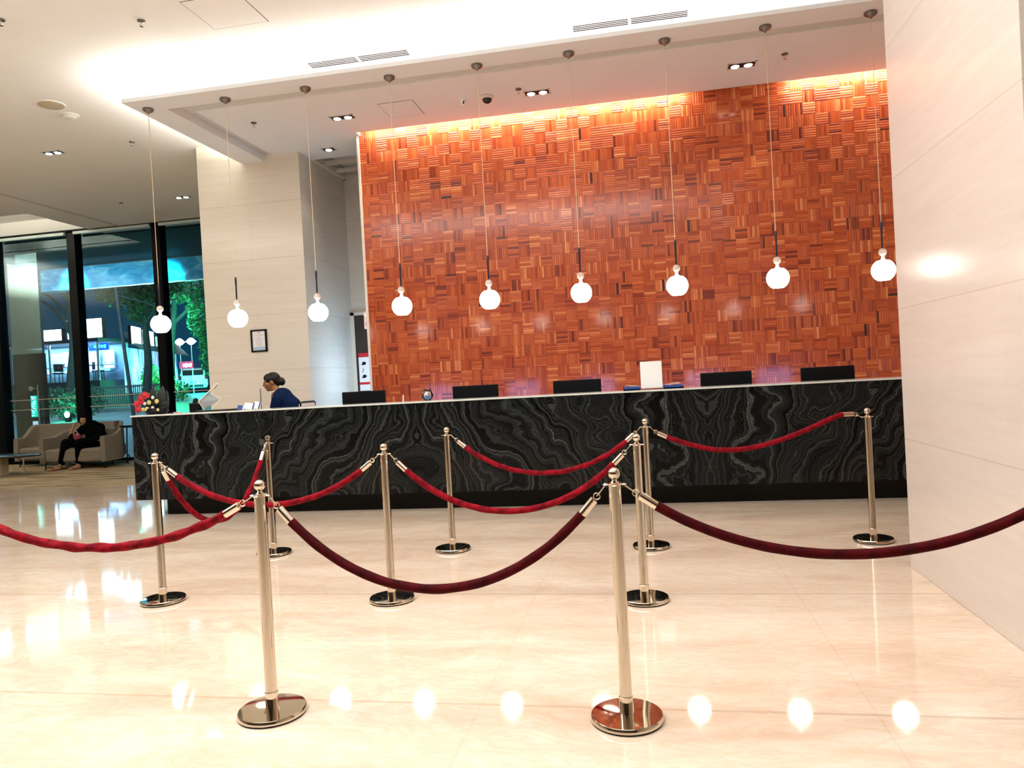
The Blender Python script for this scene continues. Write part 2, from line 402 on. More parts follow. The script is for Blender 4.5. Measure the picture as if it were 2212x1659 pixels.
# walls
struct('wall_feature', box(B(), -3.86, XR, 10.0, 10.16, 0, 5.12), M['wood'], smooth=False)
bm = B(); box(bm, -3.885, -3.855, 9.975, 10.18, 0, 4.90); struct('trim_4', bm, M['offwhite'], smooth=False)
struct('wall_column', box(B(), -6.62, -4.955, 10.35, 12.05, 0, 5.14), M['column'], smooth=False)
struct('wall_corridor', box(B(), -6.6, XR, 12.05, 12.2, 0, 5.2), M['column'], smooth=False)
struct('wall_right_pier', box(B(), 1.615, 3.5, 3.50, 5.20, 0, CZ), M['pier'], smooth=False, bevel=.004)
struct('wall_right', box(B(), XR, XR + .15, 3.5, 12.2, 0, 5.2), M['wallp'], smooth=False)
struct('wall_right_near', box(B(), 5.9, 6.05, -7, 3.6, 0, 5.2), M['wallp'], smooth=False)
struct('wall_right_return', box(B(), XR, 6.0, 3.5, 3.65, 0, 5.2), M['wallp'], smooth=False)
struct('wall_rear', box(B(), -17, 6, -7.15, -7, 0, 5.2), M['darkwall'], smooth=False)
struct('wall_left', box(B(), -17.15, -17, -7, 14.8, 0, 5.2), M['wallp'], smooth=False)
struct('wall_left_back', box(B(), -7.4, -6.62, 12.0, 12.2, 0, CZ), M['wallp'], smooth=False)
struct('wall_left_return', box(B(), -7.4, -7.25, 12.2, 14.8, 0, CZ), M['wallp'], smooth=False)
# carpet
tag(obj('lounge_carpet', box(B(), -16.9, -7.9, 10.4, 14.6, 0, .010), M['carpet'], smooth=False), 'tan streaked lounge carpet in front of the tall windows', 'carpet')
# corridor door behind the wood wall
d = empty('door_1', (-4.75, 12.03, 0)); d['kind'] = 'structure'
obj('door_leaf', box(B(), -4.89, -4.05, 11.99, 12.04, 0, 2.57), M['brown'], d, smooth=False)
bm = B(); box(bm, -4.96, -4.89, 11.98, 12.05, 0, 2.62); box(bm, -4.96, -4.0, 11.98, 12.05, 2.57, 2.62)
obj('door_frame', bm, M['offwhite'], d, smooth=False)

# window wall
WY = 14.55
def window(nm, x0, x1):
    e = empty(nm, ((x0 + x1) / 2, WY, 0)); e['kind'] = 'structure'
    bm = B(); box(bm, x0 - .20, x0, WY - .10, WY + .12, 0, CZ); obj('mullion', bm, M['frame'], e, smooth=False)
    bm = B(); box(bm, x0 - .2, x1, WY - .10, WY + .1, 5.105, 5.17); box(bm, x0, x1, WY - .08, WY + .1, 0, .07)
    obj('window_frame', bm, M['frame'], e, smooth=False)
    obj('glass_pane', box(B(), x0, x1, WY, WY + .012, .07, 5.12), M['tglass'], e, smooth=False)
    for z in (1.452, 1.233):
        if z < 1.3 and x0 > -10.4: continue
        obj('glass_line', box(B(), x0, x1, WY - .012, WY - .002, z - .008, z + .008), M['chrome'], e, smooth=False)
    return e
WX = [(-16.5, -14.59), (-14.39, -12.53), (-12.33, -10.43), (-10.23, -8.32)]
for i, (a, b) in enumerate(WX): window('window_%d' % (i + 1), a, b)
blinds = []
for i, (a, b) in enumerate(WX[1:]):
    o = obj('roller_blind', box(B(), a + .02, b - .02, WY - .16, WY - .11, 5.050, 5.108), mat('pale_blind_cassette_%d' % i, (.60, .72, .72), .5), smooth=False)
    tag(o, ['pale roller blind cassette over the leftmost window', 'pale roller blind cassette over the middle window',
            'pale roller blind cassette over the window next to the stone column'][i], 'roller blind', 'roller blind cassettes along the window head')

# ------------------------------------------------------------------ counter
ct = thing('reception_counter', 'long black wavy marble reception counter with pale top edge', 'counter', (-1.5, 7.75, 0))
obj('front_panel', box(B(), -5.84, 3.2, 7.55, 7.60, .20, 1.155), M['counter'], ct, smooth=False, bevel=.003)
bm = B(); box(bm, -5.84, -5.79, 7.60, 8.55, .20, 1.155); obj('end_panel', bm, M['counter'], ct, smooth=False)
obj('toe_kick', box(B(), -5.58, 3.2, 7.74, 7.80, 0, .20), mat('black_granite_plinth', (.006, .006, .005), .15, spec=.15), ct, smooth=False)
obj('underside', box(B(), -5.79, 3.2, 7.60, 8.5, .20, .22), M['black'], ct, smooth=False)
obj('counter_top', box(B(), -5.85, 3.2, 7.54, 7.93, 1.155, 1.172), mat('lit_pale_top', (.62, .66, .62), .08), ct, smooth=False, bevel=.002)  # pale colour stands for light falling on the top surface
obj('work_surface', box(B(), -5.6, 3.2, 7.93, 8.75, .76, .80), M['dwood'], ct, smooth=False)
obj('back_panel', box(B(), -5.5, 3.2, 8.0, 8.03, .22, .76), M['black'], ct, smooth=False)
for x in (-5.5, -1.5, 3.1): obj('support', box(B(), x, x + .06, 7.8, 8.5, 0, .2), M['black'], ct, smooth=False)

# ------------------------------------------------------------------ pendants
def make_pendant():
    t = thing('pendant_lamp', 'x', 'pendant lamp', (0, 0, 4.81))
    obj('canopy', lathe(B(), [(0, 0), (.060, 0), (.062, -.012), (.060, -.024), (.050, -.034), (.018, -.050), (.008, -.066), (0, -.066)]), M['canopy'], t, local=True)
    obj('cord', cyl(B(), (0, 0, -.06), (0, 0, -2.10), .0036, n=8), M['cord'], t, local=True)
    obj('stem', lathe(B(), [(0, -2.085), (.009, -2.09), (.013, -2.11), (.011, -2.16), (.009, -2.20), (.009, -2.33), (.006, -2.355), (0, -2.36)], n=16), M['navy'], t, local=True)
    obj('glass_ball', lathe(B(), [(0, -2.350)] + [(.040 * math.sin(a), -2.39 + .040 * math.cos(a)) for a in [PI * k / 12 for k in range(1, 12)]] + [(0, -2.430)], n=24), CRYST, t, local=True)
    pr = [(.012, -2.428), (.014, -2.45), (.020, -2.462), (.036, -2.480)]
    cz, R = -2.572, .113
    pr += [(R * math.sin(a), cz + R * math.cos(a)) for a in [math.radians(d) for d in range(32, 151, 8)]]
    pr += [(.055, cz - .099), (0, cz - .099)]
    obj('globe', lathe(B(), pr, n=40), M['bulb'], t, local=True)
    return t
CRYST = G('glowing_crystal').set(col=(.95, .90, .82), rough=.02, trans=.8, ior=1.45, emi=(1, .85, .6), es=.12).m  # faint warm glow put into the ball's own material
PL = ['leftmost round pendant lamp, hanging in front of the dark windows',
      'round pendant lamp hanging in front of the stone column, above the framed certificate',
      'round pendant lamp hanging before the shaded side of the stone column',
      'round pendant lamp nearest the left edge of the wood wall',
      'second round pendant lamp from the left edge of the wood wall',
      'third round pendant lamp along the wood wall, above the blank sign holder side monitor',
      'fourth round pendant lamp along the wood wall, right above the white sign holder',
      'second round pendant lamp from the right end of the row',
      'rightmost round pendant lamp, partly against the pale stone pier']
PL[5] = 'third round pendant lamp along the wood wall, above the middle of the counter'
p0 = make_pendant()
KIDS_OF = lambda r: [o for o in C.objects if o.parent == r]
def dup(root, loc=None, rz=None):
    c = root.copy(); C.objects.link(c)
    if loc is not None: c.location = loc
    if rz is not None: c.rotation_euler = (0, 0, rz)
    for ch in KIDS_OF(root):
        k = ch.copy(); C.objects.link(k); k.parent = c
        for g in KIDS_OF(ch):
            q = g.copy(); C.objects.link(q); q.parent = k
    return c
for i in range(9):
    o = p0 if i == 0 else dup(p0)
    o.location = (-5.70 + 1.0076 * i, 7.98, 4.81); tag(o, PL[i], None, 'row of nine pendant lamps over the counter')

# ------------------------------------------------------------------ stanchions and ropes
def make_stanchion():
    t = thing('stanchion', 'x', 'stanchion')
    obj('base', lathe(B(), [(0, .004), (.138, .004), (.143, .008), (.143, .022), (.139, .027), (.03, .030), (0, .030)], n=64), M['steel'], t, local=True)
    obj('rubber_foot', lathe(B(), [(0, 0), (.139, 0), (.139, .006), (0, .006)], n=48), M['rubber'], t, local=True)
    obj('pole', lathe(B(), [(.0275, .028), (.0275, .095), (.0255, .097), (.0250, .10), (.0250, .930), (0, .930)], n=32), M['steel'], t, local=True)
    bm = B(); lathe(bm, [(0, .930), (.026, .930), (.030, .932), (.030, .936), (.024, .939), (0, .939)], n=32)
    for a in range(4):
        th = a * PI / 2; c = (.0345 * math.cos(th), .0345 * math.sin(th), .934)
        tube(bm, [(c[0] + .0105 * math.cos(k * PI / 8), c[1] + .0105 * math.sin(k * PI / 8), c[2]) for k in range(16)], .0022, 6, closed=True)
    obj('collar', bm, M['steel'], t, local=True)
    b = .9775
    pr = [(.016, .938), (.018, .942), (.012, .947), (.009, .951), (.010, .9555)] + [(.0238 * math.sin(a), b - .0238 * math.cos(a)) for a in [math.radians(d) for d in range(26, 179, 10)]] + [(0, b + .0238)]
    obj('finial_ball', lathe(B(), pr, n=32), M['steel'], t, local=True)
    return t
SP = [(-1.651, 2.90), (-.154, 2.94), (-3.279, 4.445), (-1.678, 4.479), (-.091, 4.478), (-3.169, 5.743), (-1.633, 5.81), (-.047, 5.825), (1.594, 5.94), (-3.20, 2.88), (1.56, 2.94)]
SL = ['nearest polished steel stanchion on the left, in the front row, with a large round base',
      'nearest polished steel stanchion right of centre, base reflecting dark red',
      'leftmost stanchion of the middle row, before the left end of the marble counter',
      'middle stanchion of the middle row, holding one rope on each side',
      'rightmost stanchion of the middle row, close behind the nearest right stanchion',
      'rear row stanchion hidden behind the nearest left one, with a clear sign panel on top',
      'rear row stanchion with a single rope going right, before the middle of the counter',
      'rear row stanchion holding a rope on both sides, just right of the middle row post',
      'rightmost stanchion, standing alone near the pale stone pier',
      'stanchion cut off by the left edge of the picture, only its base edge showing',
      'stanchion beyond the right edge holding the far end of the dark front rope']
s0 = make_stanchion(); ST = []
for i, (x, y) in enumerate(SP):
    o = s0 if i == 0 else dup(s0)
    o.location = (x, y, 0); o.rotation_euler = (0, 0, [0.0, .02, .3, 0, -.05, .1, 0, .05, .2, 0, 0][i]); tag(o, SL[i], None, 'steel rope stanchions of the queue barrier'); ST.append(o)

def rope(A, Bp, low=None, label='', mt='redv', pts=None, r=.0195, wr=.03, n_off=.040):
    A, Bp = Vector(A), Vector(Bp); d = (Bp - A).normalized()
    if pts is None:
        a = A + d * n_off; b = Bp - d * n_off; a.z = b.z = .930; N = 240; L = []
        for i in range(N + 1):
            u = i / N; p = a.lerp(b, u); q = (2 * u - 1) ** 2
            p.z = low + (.930 - low) * (.86 * q + .14 * q * q); L.append(p)
    else: L = spline(pts, 40)
    S = [0]
    for p, q in zip(L, L[1:]): S.append(S[-1] + (q - p).length)
    T = S[-1]
    def at(s):
        s = max(0, min(T, s))
        for i in range(1, len(S)):
            if S[i] >= s: return L[i - 1].lerp(L[i], (s - S[i - 1]) / max(1e-9, S[i] - S[i - 1]))
        return L[-1].copy()
    t = thing('velvet_rope', label, 'barrier rope', tuple(at(T / 2)), group='red velvet ropes between the stanchions')
    s0_, s1_ = .145, T - .145; m = max(60, int((s1_ - s0_) / .011)); ph = random.random() * 6
    rf = lambda u, th: 1 + wr * math.sin(2 * th + u * 60 + ph) + wr * .8 * math.sin(3 * th - u * 37) + wr * .9 * math.sin(u * 47 + ph + math.cos(th))
    obj('rope_cord', tube(B(), [at(s0_ + (s1_ - s0_) * k / m) for k in range(m + 1)], r, 20, rf), M[mt], t, angle=60)
    for e in (0, 1):
        f = (lambda s: at(s)) if e == 0 else (lambda s: at(T - s))
        a, b = f(.068), f(.148); bm = B(); ax = (b - a).normalized()
        tube(bm, [a, a + ax * .002, b - ax * .001, b], [.0125, .0172, .0172, .0160], 24)
        fr = obj('ferrule', bm, M['steel'], t)
        q = f(.052); side = ax.cross(Vector((0, 0, 1))).normalized(); v = side.cross(ax)
        bm = B(); tube(bm, [q + ax * .013 * math.cos(k * PI / 10) + v * .013 * math.sin(k * PI / 10) for k in range(20)], .0026, 8, closed=True)
        obj('ring', bm, M['steel'], fr)
        h0 = f(.0); h1 = f(.044); bm = B(); wdt = .006
        loop = [h0 + v * .004 + side * wdt, h0 - v * .001 + side * wdt, h1 + side * wdt * .6, h1 + ax * .008, h1 - side * wdt * .6, h0 - v * .001 - side * wdt, h0 + v * .004 - side * wdt, h0 - ax * .008 + v * .004]
        tube(bm, loop, .0019, 8, closed=True); obj('hook', bm, M['steel'], fr)
    return t
P = [Vector((*p, 0)) for p in SP]
def Z(p, z): return Vector((p[0], p[1], z))
rope(P[0], P[1], .527, 'dark maroon rope sagging between the two nearest stanchions', 'maroon', wr=.022)
rope(P[1], P[10], .648, 'dark maroon rope running from the nearest right stanchion off the right edge', 'maroon', wr=.012)
rope(P[0], P[9], .722, 'bright red creased rope running from the nearest left stanchion off the left edge', 'redv', wr=.075)
rope(P[2], P[3], .631, 'red rope between the leftmost and middle stanchions of the middle row', 'redv')
rope(P[3], P[4], .553, 'red rope between the middle and rightmost stanchions of the middle row', 'redv')
rope(P[2], P[5], .42, 'red creased rope running away from the middle row to the rear left stanchion', 'redv', wr=.09)
rope(P[6], P[7], .603, 'bright red twisted rope in the rear row, before the middle of the counter', 'redv', wr=.075)
a, b = P[7], P[8]
L = [Z(a + Vector((.04, 0, 0)), .930), Z(a + Vector((.10, .004, 0)), .880), Z(a.lerp(b, .15), .815), Z(a.lerp(b, .27), .752), Z(a.lerp(b, .36), .730), Z(a.lerp(b, .47), .737),
     Z(a.lerp(b, .60), .782), Z(a.lerp(b, .74), .862), Z(a.lerp(b, .86), .945), Z(a.lerp(b, .925), .965), Z(a.lerp(b, .965), .945), Z(b - Vector((.037, 0, 0)), .931)]
rope(a, b, label='dark red rope of the rear row arching up to the rightmost stanchion', mt='redv', pts=L, wr=.02)
# clear sign panel clipped on the rear left stanchion
sg = thing('sign_holder', 'clear acrylic sign panel tilted on top of the rear left stanchion', 'sign holder', (-3.169, 5.70, .93))
bm = B(); xbox(bm, (-3.150, 5.705, 1.055), (.100, .004, .20), (-.12, .28, 0)); obj('acrylic_panel', bm, M['clearp'], sg, smooth=False)
bm = B()
for sx in (-1, 1): xbox(bm, (-3.150 + sx * .049 * math.cos(.28), 5.705, 1.055 - sx * .049 * math.sin(.28)), (.002, .005, .20), (-.12, .28, 0))
obj('panel_edge', bm, M['chrome'], sg, smooth=False)
bm = B(); xbox(bm, (-3.200, 5.705, .948), (.05, .004, .065), (.5, .35, 0)); obj('bracket', bm, M['clearp'], sg, smooth=False)

# ------------------------------------------------------------------ things on and behind the counter
def make_monitor():
    t = thing('monitor', 'x', 'monitor', (0, 0, .80))
    bm = B(); box(bm, -.268, .268, -.012, .020, .17, .505); obj('casing', bm, M['black'], t, local=True, bevel=.006)
    obj('screen', box(B(), -.256, .256, .0195, .0225, .185, .49), SCREEN, t, local=True, smooth=False)
    bm = B(); cyl(bm, (0, -.01, .01), (0, -.02, .30), .02, .018); obj('stand_neck', bm, M['black'], t, local=True)
    obj('stand_base', lathe(B(), [(0, 0), (.11, 0), (.11, .008), (.03, .014), (0, .014)]), M['black'], t, local=True)
    return t
SCREEN = emis('lit_blue_screen', (.45, .48, 1), 11.0, (.02, .02, .03))
ml = ['black monitor seen from behind, leftmost, in front of the corridor opening',
      'black monitor seen from behind, just right of the glass candy bowl',
      'black monitor seen from behind, left of the white sign holder on the counter',
      'black monitor seen from behind, right of the white sign holder on the counter',
      'rightmost black monitor seen from behind, nearest the stone pier']
m0 = make_monitor()
for i, (x, rz) in enumerate([(-3.32, .0), (-1.964, .0), (-.793, .0), (.82, .0), (1.856, .0)]):
    o = m0 if i == 0 else dup(m0)
    o.location = (x, 8.30, .80); o.rotation_euler = (0, 0, rz); tag(o, ml[i], None, 'reception monitors behind the counter')
CT = 1.172
s = thing('sign_holder', 'white blank upright sign holder standing on the counter between two monitors', 'sign holder', (.03, 7.78, CT))
obj('sheet', box(B(), -.082, .138, 7.776, 7.781, CT + .012, CT + .288), mat('blank_white_card', (.92, .92, .92), .4, emi=(1, 1, 1), es=.0), s, smooth=False)
bm = B(); box(bm, -.085, .142, 7.75, 7.82, CT, CT + .006); box(bm, .138, .143, 7.77, 7.787, CT, CT + .290); obj('acrylic_stand', bm, M['clearp'], s, smooth=False)
# document trays left and right of the sign
def tray(x0, x1, lab, seed):
    t = thing('document_tray', lab, 'document tray', ((x0 + x1) / 2, 7.80, CT), group='blue trays of papers beside the white sign holder'); rr = random.Random(seed)
    bm = B(); box(bm, x0, x1, 7.72, 7.90, CT, CT + .012); box(bm, x0, x1, 7.72, 7.725, CT, CT + .035); box(bm, x0, x0 + .005, 7.72, 7.9, CT, CT + .05)
    obj('tray_body', bm, M['blue'], t, smooth=False)
    bm = B()
    for k in range(7):
        xx = x0 + .02 + (x1 - x0 - .05) * rr.random(); xbox(bm, (xx, 7.81, CT + .020 + .005 * k), (.07 + .05 * rr.random(), .12, .004), (0, rr.uniform(-.12, .12), rr.uniform(-.4, .4)))
    obj('papers', bm, mat('printed_leaflets_%d' % seed, (.55, .48, .42), .5, .5, 40), t, smooth=False)
tray(-.262, -.09, 'blue tray with folded papers left of the white sign holder', 3)
tray(.150, .345, 'blue tray with loose papers right of the white sign holder', 5)
# candy bowl
t = thing('candy_bowl', 'round glass bowl with frilled rim holding blue and white sweets', 'bowl', (-2.385, 7.80, CT))
pr = [(.030, 0), (.034, .003), (.052, .022), (.062, .048), (.058, .074), (.046, .092), (.044, .102), (.060, .118)]
bm = lathe(B(), pr + [(r - .003, z + .001) for r, z in pr[::-1]], (-2.385, 7.80, CT), 36)
for v in bm.verts:
    if v.co.z > CT + .1:
        a = math.atan2(v.co.y - 7.8, v.co.x + 2.385); v.co.z += .006 * math.sin(7 * a); k = 1 + .1 * math.sin(7 * a); v.co.x = -2.385 + (v.co.x + 2.385) * k; v.co.y = 7.8 + (v.co.y - 7.8) * k
obj('glass_bowl', bm, M['glass'], t)
for nm, cols, z0, z1, n in (('blue_sweets', (.02, .22, .62), .008, .048, 40), ('white_sweets', (.75, .62, .55), .052, .088, 34)):
    bm = B(); rr = random.Random(n)
    for k in range(n):
        a = rr.random() * 6.28; z = rr.uniform(z0, z1); q = rr.random() ** .5 * (.026 + .030 * math.sin(min(1, z / .05) * 1.5) - .008)
        ell(bm, (-2.385 + q * math.cos(a), 7.8 + q * math.sin(a), CT + z), (.010, .008, .007), (rr.random() * 3, rr.random() * 3, 0), 8, 5)
    o = obj(nm, bm, mat(nm + '_wrap', cols, .3, .35, 60), t); o['kind'] = 'stuff'
# slim pen
tag(obj('stick', cyl(B(), (-2.665, 7.8, CT), (-2.661, 7.8, CT + .075), .007), M['offwhite']), 'slim pale upright stick on the counter left of the glass bowl', 'stick')
# brochures in front of the receptionist
bl = ['dark blue and white brochure, leftmost of the three fanned by the receptionist', 'white open brochure, middle of the three fanned by the receptionist', 'white brochure with dark edge, rightmost of the three beside the navy jacket']
for i, (x, w_, h_, tl) in enumerate([(-4.60, .085, .050, .35), (-4.505, .12, .072, .3), (-4.42, .075, .082, .28)]):
    t = thing('brochure', bl[i], 'brochure', (x, 7.76 + .02 * i, CT), group='fanned brochures by the receptionist')
    bm = B(); xbox(bm, (x, 7.78 + .02 * i, CT + h_ * .5), (w_, .008, h_ * 1.06), (-.5, tl * .5, .12)); obj('pages', bm, M['paper'] if i else M['blue'], t, smooth=False)
    bm = B(); xbox(bm, (x + w_ * .42, 7.772 + .02 * i, CT + h_ * .5), (.012, .010, h_ * 1.06), (-.5, tl * .5, .12)); obj('spine', bm, M['blue'] if i else M['paper'], t, smooth=False)
# laptop-like tilted display on the left + card machine
t = thing('tilted_display', 'silver framed tilted display panel at the left end of the counter', 'display', (-5.06, 7.82, CT))
def bar(bm, a, b, r=.006): return tube(bm, [a, b], r, 8)
bm = B(); P1, P2, P3, P4 = (-4.93, 7.84, 1.478), (-5.135, 7.78, 1.29), (-5.03, 7.86, 1.19), (-4.93, 7.90, 1.30)
poly(bm, [P2, (-5.09, 7.82, 1.195), P4, (-5.03, 7.86, 1.385)]); bmesh.ops.solidify(bm, geom=bm.faces[:], thickness=.006)
obj('panel', bm, mat('pale_silver_panel', (.62, .66, .68), .2, metal=.3), t, smooth=False)
bm = B(); bar(bm, P1, P2, .007); bar(bm, P2, (-5.09, 7.82, 1.195)); bar(bm, (-5.03, 7.86, 1.385), P4); bar(bm, P4, (-5.01, 7.82, 1.175), .006); xbox(bm, (-4.945, 7.84, 1.460), (.018, .03, .07), (0, .75, 0))
obj('frame', bm, M['offwhite'], t)
t = thing('card_machine', 'black card machine with round top beside the silver tilted display', 'card machine', (-5.19, 7.80, CT))
bm = B(); box(bm, -5.245, -5.135, 7.76, 7.85, CT, CT + .105); ell(bm, (-5.18, 7.80, CT + .125), (.034, .03, .04)); fuse(obj('housing', bm, M['black'], t), .006, 4)
obj('trim_line', box(B(), -5.247, -5.133, 7.757, 7.853, CT + .098, CT + .104), M['chrome'], t, smooth=False)
tag(obj('cash_tray', box(B(), -5.12, -4.66, 7.70, 7.90, CT, CT + .018), M['dwood'], smooth=False, bevel=.003), 'flat black tray between the tilted display and the brochures', 'tray')
# flower arrangement
t = thing('flower_arrangement', 'red, white and yellow flowers with tall dark leaves on the left counter end', 'flower arrangement', (-5.68, 7.76, CT))
rr = random.Random(11); fx, fy = -5.68, 7.76
obj('vase', lathe(B(), [(0, 0), (.10, 0), (.13, .03), (.12, .07), (0, .07)], (fx + .02, fy, CT), 24), M['black'], t)
bm = B()
def leaf(bm, a, b, wd, n=7):
    a, b = Vector(a), Vector(b); s = (b - a).cross(Vector((0, 1, 0))).normalized(); prev = None
    for k in range(n + 1):
        u = k / n; c = a.lerp(b, u) + Vector((0, -.02 * math.sin(PI * u), 0)); q = s * wd * (math.sin(PI * (u * .85 + .12)) ** .8 if u < 1 else .02)
        r = [bm.verts.new(c - q), bm.verts.new(c + Vector((0, -.006, 0))), bm.verts.new(c + q)]
        if prev: bm.faces.new((prev[0], prev[1], r[1], r[0])); bm.faces.new((prev[1], prev[2], r[2], r[1]))
        prev = r
leaf(bm, (fx - .02, fy, CT + .05), (fx - .005, fy, CT + .325), .055); leaf(bm, (fx + .09, fy, CT + .05), (fx + .115, fy, CT + .33), .06); leaf(bm, (fx + .14, fy, CT + .03), (fx + .15, fy + .02, CT + .27), .05)
for k in range(34):
    a = rr.uniform(0, 6.28); q = rr.uniform(.05, .17); z = rr.uniform(.04, .13)
    leaf(bm, (fx + .02, fy, CT + .05), (fx + .02 + q * math.cos(a), fy + .5 * q * math.sin(a), CT + z + .04), .022, 4)
obj('foliage', bm, mat('dark_foliage', (.010, .018, .012), .6), t)
def bloom(nm, c, r, m, n=9):
    bm = B(); c = Vector(c)
    for lay in range(3):
        for k in range(n - 2 * lay):
            a = 2 * PI * k / (n - 2 * lay) + lay; q = r * (.62 - .2 * lay)
            ell(bm, c + Vector((q * math.cos(a), -.3 * r + -.12 * r * lay, q * math.sin(a))), (r * .34, r * .16, r * .34), (rr.uniform(-.5, .5), rr.uniform(-.5, .5), 0), 8, 6)
    ell(bm, c - Vector((0, .4 * r, 0)), r * .25, u=8, v=6); obj(nm, bm, m, t)
RF, WF, YF = mat('red_petals', (.45, .008, .02), .5, .2, 40), mat('white_petals', (.80, .74, .66), .5, .08, 40), mat('yellow_petals', (.62, .52, .18), .5, .15, 40)
for c, r, m_, nm in (((-.105, .19), .048, RF, 'red_flower'), ((-.05, .225), .05, RF, 'red_flower'), ((-.16, .13), .045, RF, 'red_flower'), ((-.15, .065), .045, RF, 'red_flower'), ((-.02, .215), .03, RF, 'red_flower'), ((-.10, .15), .04, RF, 'red_flower'),
                     ((.045, .195), .022, WF, 'white_flower'), ((-.065, .13), .022, WF, 'white_flower'), ((.035, .075), .022, WF, 'white_flower'), ((-.005, .14), .030, YF, 'yellow_flower'), ((.095, .150), .030, YF, 'yellow_flower'), ((-.035, .06), .034, YF, 'yellow_flower'), ((-.09, .065), .024, YF, 'yellow_flower'), ((.10, .05), .020, YF, 'yellow_flower')):
    bloom(nm, (fx + c[0], fy - .09, CT + c[1]), r, m_)
tag(obj('candy_dish', lathe(B(), [(0, 0), (.035, 0), (.045, .012), (.042, .014), (0, .006)], (-5.33, 7.66, CT), 20), mat('pink_white_dish', (.8, .35, .4), .3, .4, 30)), 'small pink and white dish on the counter right of the flowers', 'dish')

# framed certificate on the column
cf = thing('framed_certificate', 'black framed white certificate hung on the cream stone column', 'framed certificate', (-5.745, 10.33, 2.13))
bm = B(); X0, X1, Z0, Z1 = -5.878, -5.622, 1.965, 2.300
for a in ((X0, X1, Z0, Z0 + .022), (X0, X1, Z1 - .022, Z1), (X0, X0 + .022, Z0, Z1), (X1 - .022, X1, Z0, Z1)): box(bm, a[0], a[1], 10.318, 10.349, a[2], a[3])
obj('frame', bm, M['black'], cf, smooth=False)
obj('sheet', box(B(), X0 + .02, X1 - .02, 10.334, 10.346, Z0 + .02, Z1 - .02), M['paper'], cf, smooth=False)
bm = B(); rr = random.Random(2)
for k in range(12):
    wd = rr.uniform(.03, .075); z = Z1 - .075 - k * .016; box(bm, -5.75 - wd, -5.75 + wd, 10.332, 10.334, z, z + .004)
obj('text_lines', bm, mat('grey_print', (.45, .42, .45), .6), cf, smooth=False)
bm = B(); box(bm, -5.765, -5.735, 10.332, 10.334, Z1 - .052, Z1 - .040); obj('crest', bm, mat('brown_crest', (.25, .15, .12), .6), cf, smooth=False)
obj('blue_band', box(B(), X0 + .03, X1 - .03, 10.331, 10.334, Z0 + .030, Z0 + .075), mat('pale_blue_print', (.45, .60, .80), .6), cf, smooth=False)

# AED sign standing in the corridor
def text(body, size, loc, m, parent, name='lettering', rot=(PI / 2, 0, 0), bold=True):
    cu = bpy.data.curves.new(name, 'FONT'); cu.body = body; cu.size = size; cu.extrude = .001; cu.align_x = 'CENTER'; cu.align_y = 'CENTER'
    if bold: cu.offset = size * .02
    tmp = bpy.data.objects.new('tmp', cu); C.objects.link(tmp)
    me = bpy.data.meshes.new_from_object(tmp.evaluated_get(bpy.context.evaluated_depsgraph_get())); bpy.data.objects.remove(tmp)
    me.materials.clear(); me.materials.append(m)
    o = bpy.data.objects.new(name, me); C.objects.link(o); o.rotation_euler = rot
    o.parent = parent; o.location = Vector(loc) - wloc(parent); return o
ae = thing('aed_sign', 'white and red AED sign by the brown door behind the wood wall', 'sign', (-4.62, 11.96, 1.55))
ax, ay = -4.70, 11.95
obj('sign_board', box(B(), ax - .135, ax + .22, ay, ay + .012, 1.28, 1.92), M['paper'], ae, smooth=False)
bm = B(); box(bm, ax - .136, ax + .221, ay - .003, ay + .001, 1.85, 1.921); box(bm, ax - .136, ax + .221, ay - .003, ay + .001, 1.385, 1.425); obj('red_band', bm, M['red'], ae, smooth=False)
for i, ch in enumerate('AED'): text(ch, .15, (ax + .115, ay - .004, 1.74 - i * .12), M['red'], ae)
bm = B()
for z in (1.745, 1.525): ell(bm, (ax - .04, ay - .003, z), (.035, .003, .028)); xbox(bm, (ax - .075, ay - .003, z - .02), (.04, .003, .012), (0, .5, 0))
tube(bm, [(ax - .07, ay - .003, 1.66), (ax - .05, ay - .003, 1.64), (ax - .06, ay - .003, 1.61), (ax - .085, ay - .003, 1.60)], .004, 6)
obj('pictogram', bm, M['black'], ae)
tag(obj('emergency_notice', box(B(), -3.925, -3.885, 9.985, 9.995, 2.17, 2.42), mat('white_red_notice', (.75, .60, .58), .5, .5, 18), smooth=False), 'small white and red notice on the left edge of the wood wall', 'notice')

# ------------------------------------------------------------------ ceiling fittings
def down(x, y, z, n, lab, grp, power=38, tilt=0):
    t = thing('ceiling_downlight', lab, 'ceiling light', (x, y, z), group=grp)
    hw = .165 if n == 2 else .10; bm = B()
    for a in ((-hw, hw, -.085, -.072), (-hw, hw, .072, .085), (-hw, -hw + .013, -.085, .085), (hw - .013, hw, -.085, .085)): box(bm, x + a[0], x + a[1], y + a[2], y + a[3], z - .008, z)
    obj('frame', bm, M['offwhite'], t, smooth=False)
    obj('well', box(B(), x - hw + .012, x + hw - .012, y - .073, y + .073, z - .004, z), M['black'], t, smooth=False)
    for k in ((-.075, .075) if n == 2 else (0,)):
        obj('lamp_head', lathe(B(), [(.052, 0), (.056, -.012), (.050, -.016), (.046, -.010), (0, -.010)][::-1], (x + k, y, z), 24), M['chrome'], t)
        obj('lamp_bulb', lathe(B(), [(0, -.012), (.045, -.012), (.042, -.022), (0, -.028)], (x + k, y, z), 20), M['lamp'], t)
    if power:
        l = bpy.data.lights.new('downlight_beam', 'SPOT'); l.energy = power; l.spot_size = 1.5; l.spot_blend = .7; l.shadow_soft_size = .06; l.color = (1, .95, .86)
        o = bpy.data.objects.new('downlight_beam', l); C.objects.link(o); o.parent = t; o.location = (0, 0, -.05); o.rotation_euler = (tilt, 0, 0)
gp_ = 'downlights in the soffit over the counter'
